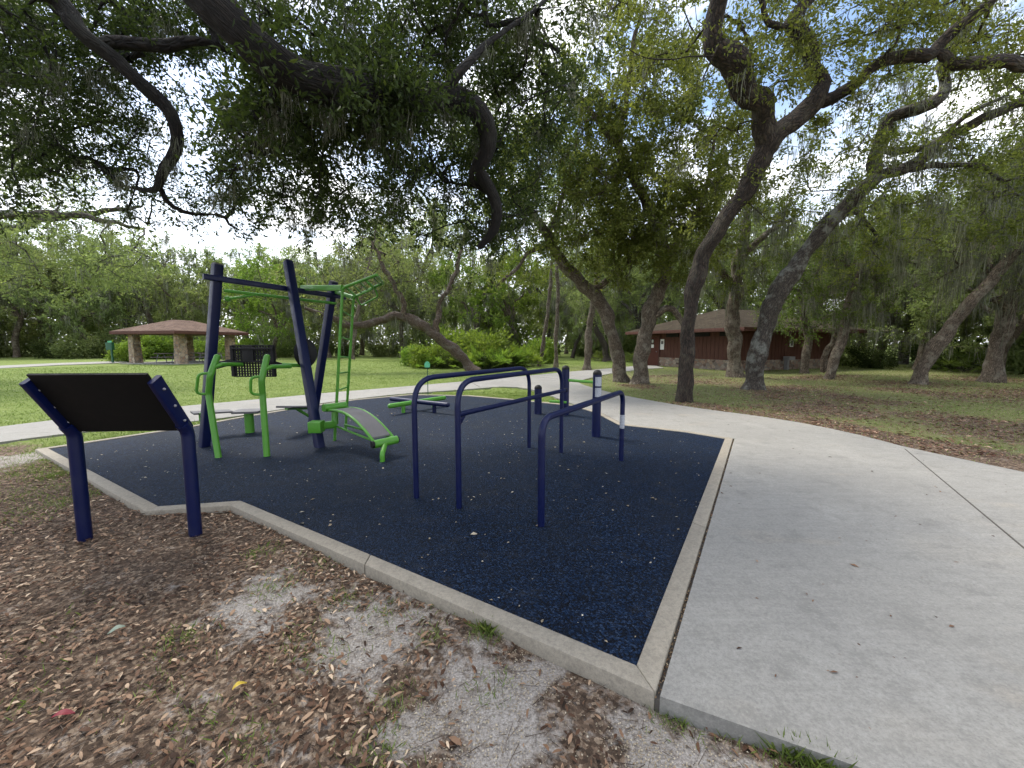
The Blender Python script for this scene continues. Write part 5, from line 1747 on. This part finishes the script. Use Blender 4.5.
t7 = oak('two-stemmed pale oak leaning beside the end of the building', (829, 379), 17.6)
trunk = limb_px([(829, 380, 17.6, 10), (834, 362, 17.6, 9), (841, 342, 17.6, 10), (845, 320, 17.5, 8), (850, 295, 17.3, 6), (862, 265, 17, 4)])
g1_ = limb_px([(822, 372, 19, 8), (828, 352, 18.8, 7), (838, 330, 18.4, 6), (846, 306, 18, 5)])
cl = np.vstack([mass_px(852, 285, 52, 42, 16, 19.5, 84), mass_px(870, 235, 60, 40, 16, 19, 48)])
grow_tree(t7, [trunk, g1_], cl, M['bark_pale'], M['leaf'], 20, 0.68, 0.13, 0.056, 90, 7, 0.006, moss=170, moss_len=(0.3, 1.5), moss_w=0.0161, moss_n=20)

t8 = oak('slanting oak whose long trunk rises at a low angle, hung with grey moss', (920, 385), 15.5)
trunk = limb_px([(918, 386, 15.5, 15), (925, 365, 15.5, 14), (938, 343, 15.4, 14), (958, 318, 15.2, 13), (980, 292, 15, 12), (1003, 266, 14.8, 11), (1030, 238, 14.6, 10), (1070, 200, 14.3, 7), (1110, 160, 14, 4)])
h1_ = limb_px([(985, 288, 15, 7), (990, 260, 15.2, 6), (1000, 225, 15.4, 5), (1005, 190, 15.6, 3)])
cl = np.vstack([mass_px(1000, 215, 60, 60, 13.5, 18, 75), mass_px(940, 250, 60, 45, 15, 19, 47), mass_px(1080, 180, 80, 80, 12.5, 17, 56)])
grow_tree(t8, [trunk, h1_], cl, M['bark_pale'], M['leaf_far'], 22, 0.7, 0.13, 0.056, 90, 7, 0.006, moss=420, moss_len=(0.5, 1.9), moss_w=0.0161, moss_n=22, moss_zmin=1.6)

t9 = oak('stout oak with a broken knob at the top of its short trunk', (993, 384), 16.2)
trunk = limb_px([(990, 385, 16.2, 19), (995, 360, 16.2, 16), (1001, 335, 16.1, 15), (1007, 308, 16, 14), (1018, 285, 15.8, 14), (1040, 255, 15.6, 10), (1070, 215, 15.3, 6)])
k1_ = limb_px([(1006, 310, 16, 12), (1000, 302, 15.9, 10), (993, 300, 15.8, 8)])
cl = np.vstack([mass_px(1050, 250, 60, 60, 14, 18, 70), mass_px(1020, 180, 60, 50, 14.5, 18, 42)])
grow_tree(t9, [trunk, k1_], cl, M['bark_pale'], M['leaf_far'], 24, 0.7, 0.13, 0.056, 90, 7, 0.006, moss=280, moss_len=(0.4, 1.5), moss_w=0.0161, moss_n=20)

# leaning oak of the far lawn
t10 = oak('brown oak on the far lawn whose trunk leans low and bows into a flat limb', (472, 371), 23.5)
trunk = limb_px([(474, 373, 23.5, 13), (468, 364, 23.5, 12), (455, 351, 23.4, 12), (436, 336, 23.3, 12), (416, 322, 23.1, 12), (397, 316, 22.9, 10), (375, 322, 22.6, 9), (352, 326, 22.3, 8), (330, 317, 22, 6), (305, 308, 21.7, 4)])
k1_ = limb_px([(405, 318, 23, 7), (400, 295, 22.8, 6), (385, 270, 22.6, 5), (372, 240, 22.4, 3)])
k2_ = limb_px([(436, 335, 23.3, 8), (440, 305, 23.6, 6), (455, 275, 24, 5), (462, 245, 24, 3)])
cl = np.vstack([mass_px(355, 272, 80, 24, 22.8, 26, 46), mass_px(440, 268, 55, 40, 22, 26, 44), mass_px(380, 250, 60, 30, 21, 25, 14), mass_px(310, 300, 40, 14, 21.5, 24, 10)])
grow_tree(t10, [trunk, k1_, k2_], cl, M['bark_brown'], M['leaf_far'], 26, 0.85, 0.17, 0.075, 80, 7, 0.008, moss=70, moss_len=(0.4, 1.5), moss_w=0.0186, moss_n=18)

# slim grey trunks on the far side of the path
for k, (label, base, d, pts) in enumerate((
        ('slim grey tree with a thick straight stem beside the far path', (587, 369), 24, [(587, 370, 24, 9), (588, 345, 24, 8), (591, 315, 24, 7), (596, 285, 23.8, 6), (598, 255, 23.6, 5), (592, 220, 23.4, 3)]),
        ('slim upright pale tree at the edge of the bright shrubs, taller of two', (556, 367), 27, [(556, 368, 27, 5), (556, 335, 27, 4.6), (558, 300, 27, 4.4), (557, 270, 27, 4), (556, 235, 27, 3), (553, 195, 27, 2)]),
        ('slim slanted pale tree at the edge of the bright shrubs, shorter of two', (540, 366), 28, [(539, 367, 28, 5), (543, 345, 28, 4.6), (547, 318, 28, 4.4), (550, 290, 28, 4), (552, 260, 28, 3), (556, 220, 28, 2)]),
        ('dark crooked oak standing well back between the path and the building', (606, 361), 36, [(607, 361, 36, 9), (604, 345, 36, 7), (597, 330, 36, 6), (592, 315, 36, 5), (594, 295, 36, 4)]),
        ('dark slanting oak far back in front of the tan shed', (573, 357), 41, [(572, 358, 41, 4), (576, 345, 41, 4), (582, 332, 41, 3.5), (590, 318, 41, 3)]))):
    o = oak(label, base, d, name='tree' if 'slim' in label else 'oak_tree')
    lb = limb_px(pts)
    tip = pts[-1]
    sc = d / 24
    cl = np.vstack([mass_px(tip[0], tip[1] + 8, 34 / sc, 34 / sc, d - 2, d + 2, 34), mass_px(tip[0] + 6, tip[1] - 25, 28 / sc, 28 / sc, d - 2, d + 2, 18)])
    grow_tree(o, [lb], cl, M['bark_pale'] if 'slim' in label else M['bark_dark'], M['leaf_far'], 40 + k, 0.75, 0.17, 0.075, 70, 6, 0.007, moss=16, moss_len=(0.3, 1.2), moss_w=0.0186, moss_n=15)

# bare grey tree
o = oak('leafless grey tree with fine twigs rising behind the fitness rig', (352, 358), 38, name='bare_tree')
lb = [limb_px([(352, 359, 38, 5), (356, 320, 38, 4.5), (366, 280, 38, 4), (372, 250, 38, 3), (378, 215, 38, 1.5)])]
cl = mass_px(372, 225, 42, 38, 35, 41, 110)
grow_tree(o, lb, cl, M['bark_pale'], M['leaf_far'], 60, 0.8, 0.12, 0.05, 7, 7, 0.012, moss=0)

# big oak standing off to one side of the lawn, its boughs reach in over the panel
t11 = thing('oak_tree', 'broad sunlit oak whose boughs hang over the lawn beyond the information panel', 'tree', (-27, 16, -0.05))
lm = [np.array([[-27, 16, -0.3, 0.5], [-26.6, 16, 2, 0.42], [-26, 16.2, 4.2, 0.38]]), np.array([[-26, 16.2, 4.1, 0.3], [-23, 16.5, 6.4, 0.2], [-19, 17, 7, 0.13], [-15.5, 17, 6.4, 0.06]]), np.array([[-26, 16.2, 4.1, 0.28], [-25, 15, 7.5, 0.2], [-23, 14, 10, 0.1]]), np.array([[-26, 16.2, 4.1, 0.26], [-24, 20, 7.5, 0.17], [-20, 22, 9, 0.08]])]
cl = np.vstack([mass_px(40, 255, 110, 42, 14, 20, 60), mass_px(110, 268, 60, 26, 15, 20, 16), ell((-24, 17, 8.5), (6.5, 5, 2.8), 85)])
grow_tree(t11, lm, cl, M['bark'], M['leaf_far'], 70, 0.8, 0.14, 0.062, 150, 8, 0.007, moss=60, moss_len=(0.3, 1.0), moss_w=0.0155, moss_n=17)

# ------------------------------------------------------------------ the wood around the lawn: individual trees from a few models
def model_tree(k, h, r, cl_n, per, leaf, leaf_l, moss, bark, spread, forks=5):
    g = np.random.default_rng(200 + k)
    o = bpy.data.objects.new('oak_tree', None)
    col.objects.link(o)
    ORG[o.name] = np.zeros(3)
    limbs, tips, top = rand_limbs(g, h, r, g.uniform(0.05, 0.4), forks, spread)
    cl = [ell(t, (h * 0.2, h * 0.2, h * 0.13), cl_n // (forks + 2), g, 0.2) for t in tips]
    cl.append(ell((0, 0, h * 0.72), (h * spread * 0.5, h * spread * 0.5, h * 0.27), 2 * cl_n // (forks + 2), g, 0.3))
    cl.append(ell((0, 0, h * 0.36), (h * spread * 0.5, h * spread * 0.5, h * 0.2), cl_n // 3, g, 0.45))
    cl = np.vstack(cl)
    cl = cl[cl[:, 2] > h * 0.14]
    grow_tree(o, limbs, cl, bark, leaf, 300 + k, h * 0.075, leaf_l, leaf_l * 0.45, per, 6, 0.008, moss=moss, moss_len=(0.5, 2.2), moss_w=0.028, moss_n=18, sides=9, step=0.5, min_z=2.0, show_twigs=False)
    return o


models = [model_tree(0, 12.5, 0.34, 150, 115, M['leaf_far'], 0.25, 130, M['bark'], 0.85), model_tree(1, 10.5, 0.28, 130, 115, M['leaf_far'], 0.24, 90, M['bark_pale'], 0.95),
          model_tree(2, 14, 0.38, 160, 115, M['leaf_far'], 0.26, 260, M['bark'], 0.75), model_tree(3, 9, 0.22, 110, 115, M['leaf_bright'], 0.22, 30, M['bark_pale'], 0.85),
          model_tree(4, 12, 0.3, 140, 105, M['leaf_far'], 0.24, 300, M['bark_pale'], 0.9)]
used = set()


def plant(k, x, y, s, label, group, rz=None, zs=1.0):
    if k in used:
        o = copy_tree(models[k])
    else:
        o = models[k]
        used.add(k)
    o.location = (x, y, -0.06)
    o.rotation_euler = (0, 0, random.uniform(0, 6.28) if rz is None else rz)
    o.scale = (s, s, s * zs)
    props(o, label, 'tree', group)


g = np.random.default_rng(99)
far_lab, far_grp = 'oak in the wood closing off the far lawn', 'oaks of the wood beyond the lawn'
# px, distance, size
for px, d, k, s in ((-330, 42, 0, 1.0), (-250, 36, 2, 0.9), (-170, 48, 1, 1.1), (-90, 40, 0, 0.9), (-40, 50, 4, 1.15), (15, 46, 1, 0.95), (55, 52, 4, 1.1), (95, 47, 1, 0.9), (125, 56, 0, 1.1), (165, 52, 4, 1.05), (205, 50, 1, 1.05), (240, 58, 2, 1.05), (270, 44, 3, 1.0), (300, 50, 0, 1.0), (335, 46, 4, 0.92), (365, 56, 1, 1.2), (400, 45, 4, 0.9), (430, 52, 0, 0.95), (465, 44, 3, 1.05), (492, 50, 1, 1.0), (520, 47, 3, 1.1), (548, 56, 0, 1.0), (572, 62, 4, 1.1), (600, 66, 1, 1.1), (630, 58, 0, 1.0), (655, 50, 2, 1.0),
                    (-200, 62, 2, 1.2), (-100, 64, 0, 1.2), (-20, 66, 2, 1.2), (60, 68, 0, 1.3), (130, 70, 2, 1.25), (200, 68, 0, 1.25), (270, 66, 2, 1.15), (340, 68, 0, 1.2), (410, 66, 2, 1.1), (480, 68, 0, 1.1), (550, 78, 2, 1.1), (620, 80, 0, 1.2)):
    c = P(px, 350, d)
    plant(k, c[0] + g.normal() * 0.8, d + g.normal(), s * (1.12 if d < 60 else 1.0) * (0.84 if 130 < px < 430 else 1.0) * g.uniform(0.85, 1.22), far_lab, far_grp, None, g.uniform(0.95, 1.25))
near_lab, near_grp = 'mossy oak in the shady wood behind and beside the red-brown building', 'mossy oaks of the shady wood'
for x, y, k, s in ((20, 37, 2, 0.95), (14, 41, 0, 1.0), (26, 35, 4, 1.0), (9, 44, 4, 0.95), (31, 31, 2, 0.9), (25.5, 24.5, 4, 0.85), (29, 21, 1, 0.95), (33, 26, 0, 1.0), (27, 29, 4, 0.85), (36, 20, 2, 0.95), (31, 16.5, 4, 0.85), (38, 28, 0, 1.1), (24.5, 19.6, 1, 0.72), (35, 13.5, 1, 0.95), (42, 22, 2, 1.1), (40, 16, 4, 1.0), (27.5, 13.2, 1, 0.75), (44, 33, 2, 1.2), (34, 38, 0, 1.2), (26, 46, 2, 1.2), (17, 50, 0, 1.1), (48, 26, 0, 1.2), (36, 9, 0, 0.9), (44, 12, 2, 1.0), (29, 8, 4, 0.75)):
    plant(k, x, y, s, near_lab, near_grp)

# ------------------------------------------------------------------ shrubs
def shrub_models():
    out = []
    for k, (rr, lf, n_, l_) in enumerate((((1.5, 1.3, 1.0), M['leaf_bright'], 42, 0.24), ((1.7, 1.5, 1.1), M['leaf_far'], 50, 0.22), ((1.3, 1.2, 0.85), M['leaf_dark'], 45, 0.16))):
        o = bpy.data.objects.new('shrub', None)
        col.objects.link(o)
        ORG[o.name] = np.zeros(3)
        bush(o, rr, 500 + k, lf, n_, 75, l_, l_ * 0.5)
        out.append(o)
    for k in range(2):
        o = bpy.data.objects.new('palmetto', None)
        col.objects.link(o)
        ORG[o.name] = np.zeros(3)
        palmetto(o, 1.5, 520 + k, M['leaf_bright'] if k == 0 else M['leaf'], 30)
        out.append(o)
    return out


sm_ = shrub_models()
s_used = set()


def shrub(k, x, y, s, label, group=None, cat='shrub', zs=1.0):
    if k in s_used:
        o = copy_tree(sm_[k])
    else:
        o = sm_[k]
        s_used.add(k)
    o.location = (x, y, -0.05)
    o.rotation_euler = (0, 0, random.uniform(0, 6.28))
    o.scale = (s, s, s * zs)
    return props(o, label, cat, group)


def at_px(px, d):
    return P(px, 350, d)[0], d


for px, d, s, k in ((428, 26.5, 0.75, 0), (482, 27.5, 1.15, 0), (505, 29, 1.1, 3), (460, 30, 1.3, 0), (525, 30, 0.95, 3), (445, 28.5, 0.9, 3), (497, 26, 0.8, 3), (414, 29, 0.7, 0), (540, 33, 1.0, 0), (476, 25.2, 0.8, 3), (470, 26.4, 1.0, 3), (503, 25.6, 0.85, 3), (518, 27, 0.9, 3), (486, 26.5, 1.1, 3), (433, 26, 0.7, 3), (530, 28, 0.9, 3)):
    shrub(k, *at_px(px, d), s, 'bright yellow-green shrub of the clump around the leaning brown oak' if k == 0 else 'bright fan-leaved palmetto in the clump around the leaning brown oak', 'bright shrubs around the leaning oak' if k == 0 else 'bright palmettos around the leaning oak', 'shrub' if k == 0 else 'palm')
for px, d, s in ((448, 26, 0.6), (490, 25.3, 0.62), (512, 26, 0.6)):
    shrub(2, *at_px(px, d), s, 'low dark shrub at the foot of the bright clump', 'low dark shrubs under the bright clump')
for px, d, s in ((126, 35.5, 0.85), (150, 43, 1.2), (172, 44, 1.2), (205, 43, 1.0), (240, 42, 1.1)):
    shrub(0, *at_px(px, d), s, 'yellow-green shrub growing around the picnic shelter', 'yellow-green shrubs around the picnic shelter')
for i, px in enumerate(range(-260, 640, 34)):
    d = 45 + g.uniform(-2, 4) + (6 if px > 540 else 0)
    shrub(1 if i % 3 else 2, *at_px(px + g.uniform(-8, 8), d), g.uniform(0.95, 1.6), 'grey-green shrub at the foot of the wood beyond the lawn' if i % 3 else 'dark shrub at the foot of the wood beyond the lawn', 'grey-green shrubs along the far wood' if i % 3 else 'dark shrubs along the far wood')
for i, (x, y, s) in enumerate(((24, 26, 0.9), (26, 22.5, 0.9), (28, 20, 1.1), (29.5, 18, 1.0), (31, 15.5, 1.1), (25, 29, 1.1), (33, 18.5, 1.3), (30, 23, 1.2), (34, 14, 1.2), (27.5, 25, 1.1), (36, 16.5, 1.4), (32, 21, 1.3), (24, 33, 1.4), (30, 27, 1.4), (32.5, 11.5, 1.1), (22.8, 31, 1.0))):
    k = (2, 4, 1)[i % 3]
    shrub(k, x, y, s, ('dark shrub in the shade under the mossy oaks', 'palmetto in the shade under the mossy oaks', 'grey-green shrub in the shade under the mossy oaks')[i % 3] if k != 4 else 'palmetto in the shade under the mossy oaks', ('dark shrubs under the mossy oaks', 'palmettos under the mossy oaks', 'grey-green shrubs under the mossy oaks')[i % 3], 'palm' if k == 4 else 'shrub')
for px, d, s in ((600, 37, 0.7), (616, 38, 0.8), (628, 36, 0.6), (636, 34, 0.6)):
    shrub(4, *at_px(px, d), s, 'dark palmetto between the path and the restroom building', 'palmettos by the restroom path', 'palm')
for o in [models[k] for k in range(5) if k not in used] + [sm_[k] for k in range(5) if k not in s_used]:
    print('UNUSED', o.name)

# the wood far behind: one mass of foliage nobody could count
n = 90000
th = g.uniform(-1.15, 1.15, n)
rr = g.uniform(78, 104, n)
x, y = rr * np.sin(th), rr * np.cos(th)
top = 9.5 + 2.2 * np.sin(th * 17) + 1.6 * np.sin(th * 41 + 1) + 1.2 * np.sin(th * 97 + 2) + (rr - 78) * 0.12
z = top * g.random(n) ** 0.8
l = g.uniform(0.4, 0.9, n)
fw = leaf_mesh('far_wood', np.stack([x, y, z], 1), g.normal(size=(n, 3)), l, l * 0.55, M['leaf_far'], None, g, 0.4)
props(fw, kind='stuff')
# ------------------------------------------------------------------ sky, sun, render settings
SUN_DIR = unit(np.array([-0.50, 0.40, 0.95]))          # towards the sun
w = bpy.data.worlds.new('World')
scene.world = w
w.use_nodes = True
nt = w.node_tree
bg = nt.nodes['Background']
sky = N(nt, 'ShaderNodeTexSky')
sky.sky_type = 'NISHITA'
sky.sun_disc = False
sky.sun_elevation = math.asin(SUN_DIR[2])
sky.sun_rotation = math.atan2(SUN_DIR[0], SUN_DIR[1])
sky.air_density = 1.0
sky.dust_density = 1.2
tc = N(nt, 'ShaderNodeTexCoord')
sx = N(nt, 'ShaderNodeSeparateXYZ')
nt.links.new(tc.outputs['Generated'], sx.inputs[0])
zz = math_n(nt, 'ADD', math_n(nt, 'MAXIMUM', sx.outputs[2], 0.0), 0.22)
cx = N(nt, 'ShaderNodeCombineXYZ')
nt.links.new(math_n(nt, 'DIVIDE', sx.outputs[0], zz), cx.inputs[0])
nt.links.new(math_n(nt, 'DIVIDE', sx.outputs[1], zz), cx.inputs[1])
c1 = noise(nt, cx.outputs[0], 1.5, 7, 0.6)
c2 = noise(nt, cx.outputs[0], 4.0, 5, 0.6)
cov = ramp(nt, c1, [(0.44, (0, 0, 0)), (0.58, (1, 1, 1))])
low = ramp(nt, sx.outputs[2], [(0.05, (1, 1, 1)), (0.45, (0, 0, 0))])
cov = math_n(nt, 'MAXIMUM', cov, low)
cc = ramp(nt, c2, [(0.3, (5.6, 5.8, 6.2)), (0.7, (9.5, 9.5, 9.5))])
nt.links.new(mixc(nt, cov, sky.outputs[0], cc), bg.inputs[0])
bg.inputs[1].default_value = 0.10

sd = bpy.data.lights.new('sun', 'SUN')
sd.energy = 1.5
sd.angle = R(14)
sd.color = (1.0, 0.95, 0.86)
so = bpy.data.objects.new('sun', sd)
col.objects.link(so)
so.rotation_euler = Vector(-SUN_DIR).to_track_quat('-Z', 'Y').to_euler()
so.location = (-20, 16, 40)

scene.view_settings.view_transform = 'Standard'
scene.view_settings.look = 'None'
scene.view_settings.exposure = 1.66
scene.view_settings.gamma = 1.0
scene.render.engine = 'CYCLES'
cy = scene.cycles
cy.max_bounces = 5
cy.diffuse_bounces = 3
cy.glossy_bounces = 2
cy.transmission_bounces = 4
cy.transparent_max_bounces = 4
cy.caustics_reflective = False
cy.caustics_refractive = False
cy.use_denoising = True
cy.sample_clamp_indirect = 6
cy.use_adaptive_sampling = True
cy.adaptive_threshold = 0.02
scene.render.use_persistent_data = False
